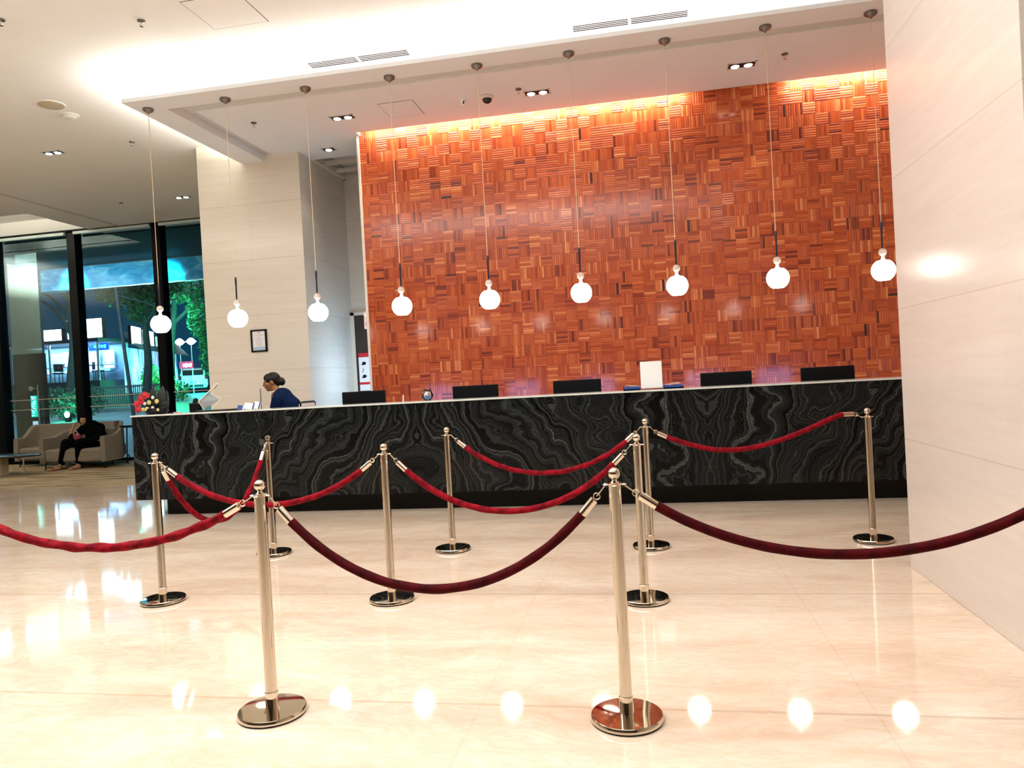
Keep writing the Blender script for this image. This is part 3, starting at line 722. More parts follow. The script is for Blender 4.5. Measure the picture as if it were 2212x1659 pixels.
down(-3.763, 9.224, 4.90, 2, 'double downlight with black inner frame near the left end of the wood wall', gp_, 30, .25)
down(-1.18, 9.201, 4.90, 2, 'double downlight right of the dome camera', gp_, 30, .25)
down(1.267, 9.149, 4.90, 2, 'rightmost double downlight over the wood wall', gp_, 30, .25)
down(-4.483, 10.388, 4.90, 1, 'small single downlight at the corridor opening', gp_, 16)
gq = 'downlights in the lounge ceiling'
down(-8.645, 9.816, CZ, 2, 'double downlight in the open ceiling left of the pendant row', gq, 26)
down(-8.527, 12.797, CZ, 2, 'double downlight beside the stone column near the windows', gq, 26)
def sprinkler(x, y, z, lab, grp, up=False):
    t = thing('sprinkler', lab, 'sprinkler', (x, y, z), group=grp)
    obj('rose', lathe(B(), [(0, 0), (.038, 0), (.036, -.012), (.014, -.018), (0, -.018)], (x, y, z), 20), M['canopy'], t)
    bm = B(); cyl(bm, (x, y, z - .015), (x, y, z - .055), .008)
    for sx in (-1, 1): tube(bm, [(x + sx * .008, y, z - .02), (x + sx * .014, y, z - .04), (x, y, z - .06)], .003, 6)
    lathe(bm, [(0, -.058), (.018, -.058), (.018, -.062), (0, -.062)], (x, y, z), 12); obj('spray_head', bm, M['chrome'] if not up else M['canopy'], t)
gs = 'ceiling sprinklers'
for a in ((-4.796, 6.689, CZ, 'nearest ceiling sprinkler, left of the ceiling hatch'), (-7.286, 9.786, CZ, 'ceiling sprinkler left of the first pendant cord'), (-9.813, 12.753, CZ, 'farthest ceiling sprinkler, above the dark windows'),
          (-4.923, 9.035, 4.90, 'sprinkler in the soffit left of the first double downlight'), (-1.383, 9.025, 4.90, 'sprinkler in the soffit between dome camera and double downlight'), (1.722, 8.98, 4.90, 'rightmost sprinkler, right of the last double downlight'),
          (-6.034, 6.291, CZ, 'ceiling sprinkler cut off at the left edge of the picture')): sprinkler(*a, gs)
t = thing('ceiling_speaker', 'round flat ceiling speaker in the left ceiling', 'ceiling speaker', (-7.252, 8.245, CZ))
obj('grille', lathe(B(), [(0, -.012), (.13, -.012), (.15, -.008), (.15, 0), (0, 0)], (-7.252, 8.245, CZ), 40), mat('beige_speaker_grille', (.50, .43, .30), .7), t)
obj('rim', lathe(B(), [(.15, -.010), (.165, -.008), (.165, 0), (.15, 0)], (-7.252, 8.245, CZ), 40), M['plaster'], t)
t = thing('smoke_detector', 'round white smoke detector beside the ceiling speaker', 'smoke detector', (-7.316, 8.623, CZ))
obj('housing', lathe(B(), [(0, -.045), (.06, -.045), (.085, -.030), (.085, -.016)], (-7.316, 8.623, CZ), 32), M['white'], t)
obj('mounting_ring', lathe(B(), [(.105, -.014), (.115, -.006), (.115, 0), (0, 0), (0, -.014), (.105, -.014)], (-7.316, 8.623, CZ), 32), M['white'], t)
def camera_dome(x, y):
    t = thing('dome_camera', 'black dome security camera under the soffit', 'security camera', (x, y, 4.90))
    obj('camera_base', lathe(B(), [(0, 0), (.085, 0), (.088, -.02), (.075, -.034), (.062, -.036)], (x, y, 4.9), 32), M['offwhite'], t)
    obj('dome', lathe(B(), [(.062, -.034)] + [(.062 * math.cos(a), -.036 - .055 * math.sin(a)) for a in [k * PI / 16 for k in range(1, 9)]], (x, y, 4.9), 32), mat('dark_dome', (.01, .01, .012), .08), t)
camera_dome(-1.803, 9.134)
t = thing('motion_sensor', 'small white motion sensor left of the dome camera', 'sensor', (-2.115, 9.141, 4.90))
obj('sensor_body', lathe(B(), [(0, 0), (.055, 0), (.055, -.012), (.040, -.03), (.034, -.07), (.018, -.085), (0, -.088)], (-2.115, 9.141, 4.90), 24), M['white'], t)
bm = B(); xbox(bm, (-2.10, 9.105, 4.85), (.014, .01, .035), (0, .3, 0)); obj('lens', bm, M['black'], t)
for k, (x0, x1) in enumerate(((-3.70, -2.50), (-.615, .61))):
    t = thing('air_grille', ['slotted linear air grille in the glowing ceiling on the left', 'slotted linear air grille in the glowing ceiling on the right'][k], 'air vent', ((x0 + x1) / 2, 8.17, CZ), group='linear air grilles over the soffit')
    for a, b in ((x0, (x0 + x1) / 2 - .015), ((x0 + x1) / 2 + .015, x1)):
        bm = B()
        for j in range(4): box(bm, a, b, 8.105 + j * .038, 8.105 + j * .038 + .013, CZ - .006, CZ)
        obj('slats', bm, M['grille'], t, smooth=False)
def hatch(x0, x1, y0, y1, z, lab):
    bm = B(); w_ = .005
    for a in ((x0, x1, y0, y0 + w_), (x0, x1, y1 - w_, y1), (x0, x0 + w_, y0, y1), (x1 - w_, x1, y0, y1)): box(bm, a[0], a[1], a[2], a[3], z - .002, z)
    t = thing('ceiling_hatch', lab, 'access hatch', ((x0 + x1) / 2, (y0 + y1) / 2, z), group='flush ceiling hatches')
    obj('shadow_gap', bm, M['grille'], t, smooth=False); obj('hatch_panel', box(B(), x0 + w_, x1 - w_, y0 + w_, y1 - w_, z - .003, z), M['plaster' if z > 5 else 'plaster2'], t, smooth=False)
hatch(-4.227, -3.618, 6.48, 7.065, CZ, 'square flush ceiling hatch before the glowing cove')
hatch(-3.18, -2.715, 8.94, 9.46, 4.90, 'faint square hatch in the soffit above the fourth pendant cord')

# ------------------------------------------------------------------ lounge furniture
def tub_sofa(name, lab, cat, x0, x1, y0, y1, hseat, harm, hback, wing, rz=0, leg=.15):
    cx, cy = (x0 + x1) / 2, (y0 + y1) / 2
    t = thing(name, lab, cat, (cx, cy, 0), rz)
    W, D = (x1 - x0) / 2, (y1 - y0) / 2
    n = 64; bm = B(); rings = []
    for k in range(n + 1):                       # U-shaped shell: left arm, back, right arm
        u = k / n; s = (u - .5) * 2
        ang = s * PI * .5; e = 4.0
        sx = math.copysign(abs(math.sin(ang)) ** (2 / e), math.sin(ang)); sy = abs(math.cos(ang)) ** (2 / e)
        px, py = W * sx, -D + 2 * D * sy
        if abs(s) > .98: py = -D
        f = min(1, max(0, (py + D * wing) / (D * .9))); f = f * f * (3 - 2 * f); h = harm + (hback - harm) * f
        nx, ny = -px * .13 / W, (-.13 if sy > .85 else 0) * f
        th = .10
        ix, iy = px - math.copysign(th, px) * min(1, abs(px) / W * 1.3), py - (th * 1.2 if sy > .8 else 0)
        q = [(px, py, leg), (px * 1.01, py, h * .6), (px * 1.0, py, h - .03), (px * .985, py, h - .005), ((px + ix) / 2, (py + iy) / 2, h), (ix * 1.01, iy, h - .012), (ix, iy, h - .05), (ix, iy, leg)]
        rings.append([bm.verts.new(p) for p in q])
    for a, b in zip(rings, rings[1:]):
        for i in range(8): bm.faces.new((a[i], a[(i + 1) % 8], b[(i + 1) % 8], b[i]))
    bm.faces.new(rings[0][::-1]); bm.faces.new(rings[-1])
    obj('backrest_shell', bm, M['sofa'], t, local=True, angle=60)
    bm = B(); box(bm, -W + .09, W - .09, -D + .01, D - .1, leg, hseat); obj('seat_cushion', bm, M['sofa'], t, local=True, bevel=.05)
    for sx in (-1, 1):
        for sy in (-1, 1):
            bm = B(); cyl(bm, (sx * (W - .08), sy * (D - .08), leg + .01), (sx * (W - .06), sy * (D - .06), 0), .013, .010, 8); obj('leg', bm, M['black'], t, local=True)
    bm = B()
    for sx in (-1, 1): cyl(bm, (sx * (W - .08), -D + .08, .06), (-sx * (W - .08), D - .08, .06), .008, n=6)
    obj('cross_brace', bm, M['black'], t, local=True)
    return t
tub_sofa('sofa', 'taupe two-seat sofa with curved back by the windows', 'sofa', -13.50, -11.10, 13.73, 14.38, .42, .64, .90, .45)
tub_sofa('armchair', 'taupe tub armchair with the seated person in it', 'armchair', -12.12, -10.62, 12.92, 13.70, .42, .66, .78, .25, 0)
t = thing('coffee_table', 'round dark coffee table with cream leg, cut off at the left edge', 'table', (-12.55, 12.3, 0))
obj('table_top', lathe(B(), [(0, .36), (.93, .36), (.95, .37), (.95, .39), (.93, .40), (0, .40)], (0, 0, 0), 48), M['dwood'], t, local=True)
for v in KIDS_OF(t)[0].data.vertices: v.co.x += .03; v.co.y *= .45
bm = B(); box(bm, -12.42, -12.28, 12.15, 12.35, .01, .36); obj('pedestal', bm, mat('cream_pedestal', (.50, .40, .26), .5, .08, 10), t, bevel=.01)
for x, y in ((-11.80, 12.2), (-13.2, 12.5)):
    bm = B(); cyl(bm, (x, y, 0.01), (x, y, .36), .012); obj('leg', bm, M['steel'], t)
t = thing('side_table', 'small dark side table between the armchair and the counter end', 'side table', (-10.72, 14.0, 0))
obj('table_top', box(B(), -11.05, -10.4, 13.90, 14.30, .75, .80), M['dwood'], t, smooth=False)
for x, y in ((-10.95, 13.95), (-10.5, 13.95), (-10.95, 14.25), (-10.5, 14.25)):
    bm = B(); cyl(bm, (x, y, 0.01), (x + .04, y, .76), .012, n=8); obj('leg', bm, M['black'], t)

# ------------------------------------------------------------------ people
def hand(bm, wrist, d, palm_n, L=.17, curl=.5, thumb=1, r=.0082):
    w_ = Vector(wrist); d = Vector(d).normalized(); nrm = Vector(palm_n); nrm = (nrm - d * nrm.dot(d)).normalized(); s = d.cross(nrm) * thumb
    pl = L * .5
    for k in range(5): ell(bm, w_ + d * pl * (k / 4) + s * 0, (.020 + .004 * (k > 1),) * 3, u=10, v=8)
    for k in (-1, 1): limb(bm, [w_ + d * .02 + s * k * .014, w_ + d * pl + s * k * .028], [.014, .013], 10)
    for i, (o_, l_) in enumerate(((-.030, .40), (-.010, .48), (.010, .46), (.028, .36))):
        p = w_ + d * pl + s * o_; pts = [p]; a = curl * .35
        for seg in (.42, .33, .25):
            dd = (d * math.cos(a) + nrm * math.sin(a) + s * o_ * 2.5).normalized(); p = p + dd * L * l_ * seg * 1.05; pts.append(p); a += curl * .75
        limb(bm, pts, [r * 1.05, r, r * .92, r * .8], 10)
    p = w_ + d * pl * .25 - s * .026; limb(bm, [p, p + (d * .5 - s * .8 + nrm * .3).normalized() * .04, p + (d * .9 - s * .75 + nrm * .5).normalized() * .075], [.012, .0095, .008], 10)
def head(bm, c, R, s=1.0, mouth=True):
    """head with face towards local -Y; R rotates it; c is the centre"""
    T = lambda x, y, z: Vector(c) + R @ Vector((x * s, y * s, z * s))
    def e(p, r, rr=(0, 0, 0)):
        q = bmesh.ops.create_uvsphere(bm, u_segments=18, v_segments=12, radius=1)
        Mx = Matrix.Translation(T(*p)) @ R.to_4x4() @ Matrix.Rotation(rr[0], 4, 'X') @ Matrix.Diagonal((r[0] * s, r[1] * s, r[2] * s, 1)); bmesh.ops.transform(bm, matrix=Mx, verts=q['verts'])
    e((0, .018, .025), (.075, .092, .088)); e((0, -.020, -.02), (.063, .072, .085)); e((0, -.032, -.070), (.046, .052, .045)); e((0, -.062, -.092), (.022, .018, .018))
    for k in (-1, 1):
        e((k * .038, -.055, -.022), (.026, .026, .026)); e((k * .030, -.078, .020), (.022, .012, .008)); e((k * .077, .010, -.010), (.010, .020, .032), (.25, 0, 0))
        e((k * .031, -.078, .004), (.013, .009, .008)); e((k * .012, -.098, -.030), (.009, .009, .008))
    e((0, -.084, .018), (.010, .014, .022)); e((0, -.097, -.008), (.009, .014, .024), (-.35, 0, 0)); e((0, -.108, -.026), (.011, .013, .011))
    e((0, -.086, -.052), (.024, .012, .007)); e((0, -.083, -.064), (.020, .012, .008))
    return T, e

# receptionist, facing left
t = thing('person', 'receptionist in navy jacket with dark hair in a bun, seated behind the counter facing left', 'person', (-4.70, 9.0, .0))
R = Matrix.Rotation(-1.17, 3, 'Z') @ Matrix.Rotation(.16, 3, 'X')
hc = (-4.868, 9.0, 1.482)
bm = B(); T, e = head(bm, hc, R, 1.0)
limb(bm, [(-4.835, 9, 1.43), (-4.80, 9, 1.36), (-4.76, 9, 1.30)], [.050, .050, .058])
limb(bm, [(-4.76, 9, 1.28), (-4.72, 9, 1.10), (-4.66, 9, .95), (-4.60, 9, .84)], [.115, .135, .125, .145])
for k in (-1, 1):
    limb(bm, [(-4.75, 9 + k * .10, 1.27), (-4.73, 9 + k * .165, 1.23), (-4.80, 9 + k * .20, 1.00), (-5.00, 9 + k * .13, .88)], [.055, .052, .042, .030])
    hand(bm, (-5.02, 9 + k * .125, .872), (-1, -k * .15, -.12), (0, 0, -1), curl=.4, thumb=-k)
    limb(bm, [(-4.60, 9 + k * .09, .80), (-5.00, 9 + k * .11, .78), (-5.02, 9 + k * .11, .40)], [.085, .065, .05])
    limb(bm, [(-5.02, 9 + k * .11, .40), (-5.00, 9 + k * .11, .08), (-5.12, 9 + k * .11, .05)], [.05, .036, .035])
body = fuse(obj('body', bm, M['skin'], t), .0065, 5)
bm = B()
e2 = lambda p, r, rx=0: bmesh.ops.transform(bm, matrix=Matrix.Translation(Vector(hc) + R @ Vector(p)) @ R.to_4x4() @ Matrix.Rotation(rx, 4, 'X') @ Matrix.Diagonal((*r, 1)), verts=bmesh.ops.create_uvsphere(bm, u_segments=20, v_segments=14, radius=1)['verts'])
e2((0, .030, .040), (.083, .096, .088)); e2((0, -.030, .072), (.066, .060, .045), .4); e2((0, .065, .00), (.070, .062, .075)); e2((0, .130, -.022), (.052, .046, .052)); e2((0, .118, .0), (.04, .05, .04))
for k in (-1, 1): e2((k * .066, -.022, .040), (.016, .045, .035), .5)
fuse(obj('hair', bm, M['hair'], t), .0065, 4)
bm = B()
for k in (-1, 1): e2((k * .029, -.086, .007), (.0095, .005, .0045))
obj('eyes', bm, M['black'], t)
bm = B(); e2((0, -.094, -.057), (.019, .008, .006)); obj('lips', bm, mat('lip_red', (.30, .06, .05), .4), t)
bm = B()
limb(bm, [(-4.775, 9, 1.305), (-4.72, 9, 1.27), (-4.68, 9, 1.10), (-4.62, 9, .95), (-4.58, 9, .84)], [.075, .135, .165, .155, .17])
limb(bm, [(-4.66, 9, 1.25), (-4.60, 9, 1.16), (-4.56, 9, 1.0)], [.10, .125, .12])
for k in (-1, 1):
    limb(bm, [(-4.76, 9 + k * .06, 1.315), (-4.71, 9 + k * .165, 1.245), (-4.77, 9 + k * .215, 1.01), (-4.98, 9 + k * .14, .89)], [.055, .075, .058, .042])
fuse(obj('jacket', bm, M['navyc'], t), .011, 5)
bm = B(); xbox(bm, (-4.885, 8.87, 1.16), (.032, .008, .012), (0, -.8, .4)); obj('name_badge', bm, M['white'], t)
bm = B(); tube(bm, [(-4.845, 8.965, 1.335), (-4.835, 8.945, 1.345), (-4.80, 8.93, 1.36)], .010, 8); obj('collar', bm, M['paper'], t)
# her chair
t = thing('office_chair', 'high office chair with pale backrest rim right of the receptionist', 'chair', (-4.50, 9.05, 0))
bm = B(); box(bm, -4.90, -4.45, 8.82, 9.25, .62, .68); obj('seat', bm, M['black'], t, bevel=.02)
bm = B(); xbox(bm, (-4.41, 9.03, .985), (.04, .42, .40), (0, .06, 0)); obj('backrest', bm, mat('pale_mesh_backrest', (.62, .60, .54), .7), t, bevel=.02)
bm = B(); tube(bm, [(-4.40, 8.83, .80), (-4.39, 8.83, 1.190), (-4.385, 8.87, 1.20), (-4.385, 9.2, 1.20), (-4.39, 9.24, 1.19), (-4.40, 9.24, .80)], .012, 8); obj('back_frame', bm, M['black'], t)
bm = B(); cyl(bm, (-4.66, 9.03, .05), (-4.66, 9.03, .62), .03)
for k in range(5): a = k * 2 * PI / 5; cyl(bm, (-4.66, 9.03, .06), (-4.66 + .28 * math.cos(a), 9.03 + .28 * math.sin(a), .02), .02, .014, 8)
obj('chair_base', bm, M['black'], t)
t = thing('desk_divider', 'thin clear upright divider edge in front of the receptionist', 'divider', (-4.86, 8.62, .80))
obj('pane', box(B(), -4.82, -4.70, 8.62, 8.626, .80, 1.405), M['glass'], t, smooth=False); obj('pane_edge', box(B(), -4.823, -4.819, 8.618, 8.63, .80, 1.405), M['canopy'], t, smooth=False)

# seated person in the lounge
t = thing('person', 'person in black clothes and headscarf seated in the armchair, hand raised to the cheek', 'person', (-11.35, 13.3, 0))
R = Matrix.Rotation(.22, 3, 'Z') @ Matrix.Rotation(.22, 3, 'X'); R = R @ Matrix.Rotation(.12, 3, 'Y'); hc = (-11.37, 13.30, .985)
bm = B(); T, e = head(bm, hc, R, 1.0)
limb(bm, [(-11.35, 13.33, .93), (-11.32, 13.36, .84)], [.05, .055])
limb(bm, [(-11.27, 13.40, .78), (-11.22, 13.45, .60), (-11.2, 13.45, .52)], [.14, .13, .14])
limb(bm, [(-11.42, 13.33, .80), (-11.60, 13.14, .56), (-11.52, 13.13, .80)], [.055, .042, .030])          # arm with hand at the cheek
hand(bm, (-11.505, 13.14, .835), (.30, .22, 1), (.6, .8, 0), curl=.7, thumb=-1)
limb(bm, [(-11.06, 13.40, .78), (-10.98, 13.25, .58), (-11.16, 13.06, .55)], [.055, .042, .030])
hand(bm, (-11.19, 13.04, .55), (-1, -.3, -.05), (0, 0, -1), curl=.8, thumb=1)
for pts in ([(-11.30, 13.40, .50), (-11.56, 12.98, .53), (-11.68, 12.95, .10)], [(-11.12, 13.40, .50), (-11.22, 12.96, .52), (-11.30, 12.99, .10)]): limb(bm, pts, [.09, .07, .042])
for x, y, a in ((-11.70, 12.93, -.5), (-11.30, 12.96, -.25)):
    limb(bm, [(x, y + .04, .06), (x - .05, y - .06, .045), (x - .12 * abs(a) * 1.6, y - .16, .032)], [.040, .036, .024])
    for q in range(5): ell(bm, (x - .12 * abs(a) * 1.6 - .030 + q * .014, y - .185 + abs(q - 3) * .004, .026), (.009, .018, .010), u=8, v=6)
fuse(obj('body', bm, M['skin2'], t), .009, 4)
bm = B()
def e3(p, r, rx=0): bmesh.ops.transform(bm, matrix=Matrix.Translation(Vector(hc) + R @ Vector(p)) @ R.to_4x4() @ Matrix.Rotation(rx, 4, 'X') @ Matrix.Diagonal((*r, 1)), verts=bmesh.ops.create_uvsphere(bm, u_segments=20, v_segments=14, radius=1)['verts'])
e3((0, .040, .030), (.092, .098, .098)); e3((0, .0, .085), (.070, .085, .030), .2); e3((0, .03, -.08), (.088, .080, .07)); e3((0, -.01, -.12), (.062, .062, .05))
for k in (-1, 1): e3((k * .073, -.015, .0), (.020, .055, .085))
limb(bm, [(-11.33, 13.34, .86), (-11.30, 13.36, .80)], [.10, .15])
fuse(obj('headscarf', bm, M['blackc'], t), .010, 5)
bm = B()
for k in (-1, 1): e3((k * .029, -.086, .007), (.010, .005, .005))
e3((0, -.094, -.057), (.018, .007, .005)); obj('eyes', bm, M['black'], t)
bm = B()
limb(bm, [(-11.27, 13.38, .80), (-11.20, 13.43, .62), (-11.2, 13.42, .52)], [.17, .185, .19])
limb(bm, [(-11.42, 13.33, .80), (-11.60, 13.15, .56), (-11.54, 13.14, .70)], [.085, .062, .045]); limb(bm, [(-11.10, 13.40, .80), (-10.99, 13.27, .60), (-11.12, 13.09, .56)], [.10, .065, .046])
for pts in ([(-11.30, 13.40, .50), (-11.55, 12.98, .54), (-11.66, 12.97, .16)], [(-11.12, 13.40, .50), (-11.22, 12.97, .53), (-11.29, 13.0, .16)]): limb(bm, pts, [.115, .090, .070])
fuse(obj('clothing', bm, M['blackc'], t), .014, 5)
t = thing('handbag', 'small rose coloured bag on the lap of the seated person', 'handbag', (-11.35, 13.02, .62))
bm = B(); ell(bm, (-11.34, 13.05, .655), (.085, .05, .075)); fuse(obj('bag_body', bm, M['pink'], t), .008, 2)
bm = B(); tube(bm, [(-11.39 + .05 * (1 - math.cos(k * PI / 8)), 13.01, .69 + .085 * math.sin(k * PI / 8)) for k in range(9)], .006, 8); obj('handle', bm, M['white'], t)
for i, (x, y, a, l_) in enumerate(((-11.72, 12.85, .5, 'brown sandal of the seated person, left one in the picture, pointing left'), (-11.32, 12.88, .15, 'brown sandal of the seated person, right one, beside the armchair leg'))):
    t = thing('sandal', l_, 'sandal', (x, y, .01), -a * .8, group='sandals of the seated person')
    bm = B(); ell(bm, (0, 0, .010), (.045, .13, .010)); obj('sole', bm, M['leather'], t, local=True)
    bm = B(); tube(bm, [(-.046, -.04, .012), (-.038, -.045, .05), (0, -.05, .066), (.038, -.045, .05), (.046, -.04, .012)], .008, 8); obj('strap', bm, M['leather'], t, local=True)

# ------------------------------------------------------------------ outside the windows
def Zg(y): return -.05 + .07 * (min(y, 33) - 15) + .03 * max(0, y - 33)
bm = B(); ys = [14.95, 18, 22, 26, 30, 33, 40, 60, 90]; pr = None
for y in ys:
    r = [bm.verts.new((-75, y, Zg(y))), bm.verts.new((30, y, Zg(y)))]
    if pr: bm.faces.new((pr[0], pr[1], r[1], r[0]))
    pr = r
bmesh.ops.solidify(bm, geom=bm.faces[:], thickness=.2)
struct('ground_road', bm, mat('pale_blue_asphalt', (.30, .36, .40), .45, .12, 1.2, (.3, 1.5, 1)), smooth=False)
# porch: dark ceiling and the turquoise fascia hanging from its outer edge
struct('porch_ceiling', box(B(), -17.0, 0, 14.96, 18.1, 5.10, 5.3), mat('dark_porch_ceiling', (.012, .022, .028), .9), smooth=False)
def m_fascia():
    g = G('crinkled_pale_blue_panel'); co, x, y, z = g.xyz()
    mp = g.n('ShaderNodeMapping'); mp.inputs['Scale'].default_value = (1.2, 1, 3.2); mp.inputs['Rotation'].default_value = (0, .5, 0); g.l(co, mp.inputs[0])
    n = g.noise(mp.outputs[0], 1.5, 3, .5, 1.2)
    g.l(g.ramp(n, [(.35, (.10, .42, .62)), (.55, (.22, .60, .75)), (.68, (.60, .82, .88))]), g.b.inputs['Base Color']); g.bump(n, .5, .05); g.set(rough=.35); return g.m
t = thing('canopy_fascia', 'long turquoise lit canopy panel hanging outside above the windows', 'canopy', (-13, 18, 4.43))
bm = B(); N = 90; pr = None
for k in range(N + 1):
    x = -16.93 + 8.4 * k / N; dy = .03 * math.sin(k * .9) + .02 * math.sin(k * 2.3)
    r = [bm.verts.new((x, 18 + dy * (1 - abs(j - 2) / 2), 4.43 + .66 * j / 4)) for j in range(5)]
    if pr:
        for j in range(4): bm.faces.new((pr[j], r[j], r[j + 1], pr[j + 1]))
    pr = r
bmesh.ops.solidify(bm, geom=bm.faces[:], thickness=.05); obj('panel', bm, m_fascia(), t)
bm = B(); box(bm, -16.95, -8.5, 17.94, 18.0, 4.41, 4.44); box(bm, -16.95, -8.5, 17.94, 18.0, 5.05, 5.08); obj('edge_trim', bm, M['chrome'], t, smooth=False)
def lamp(name, loc, power, col, r=.08, parent=None, spot=None, rot=None):
    l = bpy.data.lights.new(name, 'SPOT' if spot else 'POINT'); l.energy = power; l.color = col; l.shadow_soft_size = r
    if spot: l.spot_size = spot; l.spot_blend = .8
    o = bpy.data.objects.new(name, l); C.objects.link(o); o.location = loc
    if rot: o.rotation_euler = rot
    return o
for x in (-15.45, -12.55): lamp('canopy_spot', (x, 17.50, 4.66), 190, (0, .95, 1), .05, spot=1.7, rot=(PI / 2 - .1, 0, 0))
area('porch_fill', (-14.5, 16.9, 4.4), 3.5, .3, 60, (.40, .78, 1), (math.radians(75), 0, 0))  # unseen fill added to brighten the canopy panel
# mirror panel added outside the first pane for its reflections, above a brown base
struct('wall_added_mirror', box(B(), -14.88, -14.06, 15.25, 15.33, 2.55, 5.1), mat('added_mirror_glass', (.72, .72, .68), .03, metal=.9), smooth=False)
struct('wall_outer_base', box(B(), -14.88, -14.10, 15.25, 15.40, -.1, 2.55), mat('glossy_brown_cladding', (.05, .028, .022), .15), smooth=False)
# vertical turquoise banner sign
t = thing('vertical_sign', 'narrow turquoise lit vertical sign with white marks outside, left of the sofa', 'sign', (-14.1, 15.1, -.05))
obj('sign_panel', box(B(), -14.29, -14.14, 15.08, 15.11, 1.05, 1.55), emis('turquoise_lit_panel', (.0, .75, .60), 1.1), t, smooth=False)
bm = B(); rr = random.Random(4)
for k in range(9):
    z = 1.52 - k * .053
    for q in range(3): xbox(bm, (-14.215 + rr.uniform(-.04, .04), 15.075, z + rr.uniform(-.012, .012)), (rr.uniform(.02, .07), .004, .010), (0, rr.uniform(-.9, .9), 0))
obj('white_marks', bm, emis('white_marks', (.8, 1, 1), 2.2), t, smooth=False)
obj('lower_panel', box(B(), -14.27, -14.15, 15.08, 15.11, .60, .95), emis('pale_lower_panel', (.75, .85, 1), .8), t, smooth=False)
bm = B(); cyl(bm, (-14.10, 15.1, -.05), (-14.10, 15.1, 1.80), .014); ell(bm, (-14.28, 15.1, 1.72), (.06, .04, .06)); cyl(bm, (-14.28, 15.1, 1.72), (-14.10, 15.1, 1.72), .01, n=6); cyl(bm, (-14.2, 15.1, .5), (-14.10, 15.1, .8), .01, n=6); obj('post', bm, M['offwhite'], t)

def leaves(bm, c, r, n, s, rr, flat=.8):
    c = Vector(c)
    for k in range(n):
        while True:
            p = Vector((rr.uniform(-1, 1), rr.uniform(-1, 1), rr.uniform(-1, 1)))
            if .25 < p.length < 1: break
        q = c + Vector((p.x * r[0], p.y * r[1], p.z * r[2])); a = Vector((rr.gauss(0, 1), rr.gauss(0, 1), rr.gauss(0, 1))).normalized(); b = a.orthogonal().normalized(); L = s * rr.uniform(.6, 1.4)
        v = [bm.verts.new(q - a * L), bm.verts.new(q + b * L * .45), bm.verts.new(q + a * L), bm.verts.new(q - b * L * .45)]; bm.faces.new(v)
LEAF = mat('tree_leaves', (.05, .13, .05), .55, .4, 3); BARK = mat('bark', (.06, .07, .07), .9, .3, 12, bump=.3); HEDGE = mat('hedge_leaves', (.030, .085, .06), .6, .5, 6)
def tree(lab, trunk, rad, branches, crowns, seed, n=500, s=.13):
    rr = random.Random(seed); t = thing('tree', lab, 'tree', trunk[0], group='trees outside the windows')
    bm = B(); L = spline(trunk, 6); m = len(L) - 1; tube(bm, L, [rad * (1 - .5 * i / m) for i in range(m + 1)], 10)
    for b in branches:
        L = spline(b, 6); m = len(L) - 1; tube(bm, L, [rad * .5 * (1 - .7 * i / m) for i in range(m + 1)], 8)
    obj('trunk', bm, BARK, t); bm = B()
    for c, r in crowns: leaves(bm, c, r, int(n * r[0] * r[2] * 1.4), s, rr)
    obj('foliage', bm, LEAF, t, smooth=False)
tree('dark forked tree with long bare branches behind the left window, before the white sign boxes', [(-22.85, 26, .6), (-22.7, 26, 2.2), (-22.5, 26, 3.7), (-22.6, 26, 5.3), (-22.4, 26, 6.6)], .20,
     [[(-22.5, 26, 3.9), (-23.1, 26, 4.9), (-24.0, 26, 5.55), (-24.9, 26, 5.9)], [(-22.6, 26, 4.7), (-23.3, 26, 5.5), (-24.2, 26, 6.0)], [(-22.5, 26, 5.2), (-22.1, 26, 5.9), (-21.6, 26, 6.5)], [(-22.6, 26, 5.3), (-23.1, 26, 6.1), (-23.4, 26, 6.9)]],
     [((-22.6, 26, 6.9), (1.3, .8, .5)), ((-24.3, 26, 6.5), (.7, .6, .4)), ((-21.6, 26, 6.8), (.7, .6, .5))], 1, 330, .12)
tree('dark tree with drooping crown behind the middle window, left of the lit lamps', [(-20.95, 28, .8), (-20.7, 28, 2.8), (-20.72, 28, 4.4), (-20.4, 28, 6.0)], .19,
     [[(-20.7, 28, 4.2), (-21.1, 28, 4.9), (-21.4, 28, 5.4)], [(-20.65, 28, 4.5), (-20.2, 28, 5.1), (-19.8, 28, 5.7)]],
     [((-21.6, 28, 5.85), (1.3, .8, .75)), ((-20.6, 28, 5.7), (.8, .7, .8)), ((-19.8, 28, 6.1), (.9, .7, .6)), ((-21.0, 28, 4.9), (.55, .5, .4))], 2, 520, .12)
tree('large green lit tree behind the right window, beside the stone column', [(-23.2, 33, 1.2), (-23.1, 33, 3.5), (-22.8, 33, 5.5), (-22.7, 33, 7)], .20,
     [[(-22.95, 33, 4.6), (-22.9, 33, 5.4), (-23.4, 33, 6.2)], [(-22.9, 33, 4.9), (-21.8, 33, 5.8), (-21.5, 33, 6.6)]],
     [((-22.5, 33, 6.6), (1.5, .9, .75)), ((-21.4, 33, 5.2), (.65, .7, 1.3)), ((-23.4, 33, 5.7), (.55, .6, .6)), ((-21.1, 33, 3.4), (.4, .5, 1.2))], 3, 560, .12)
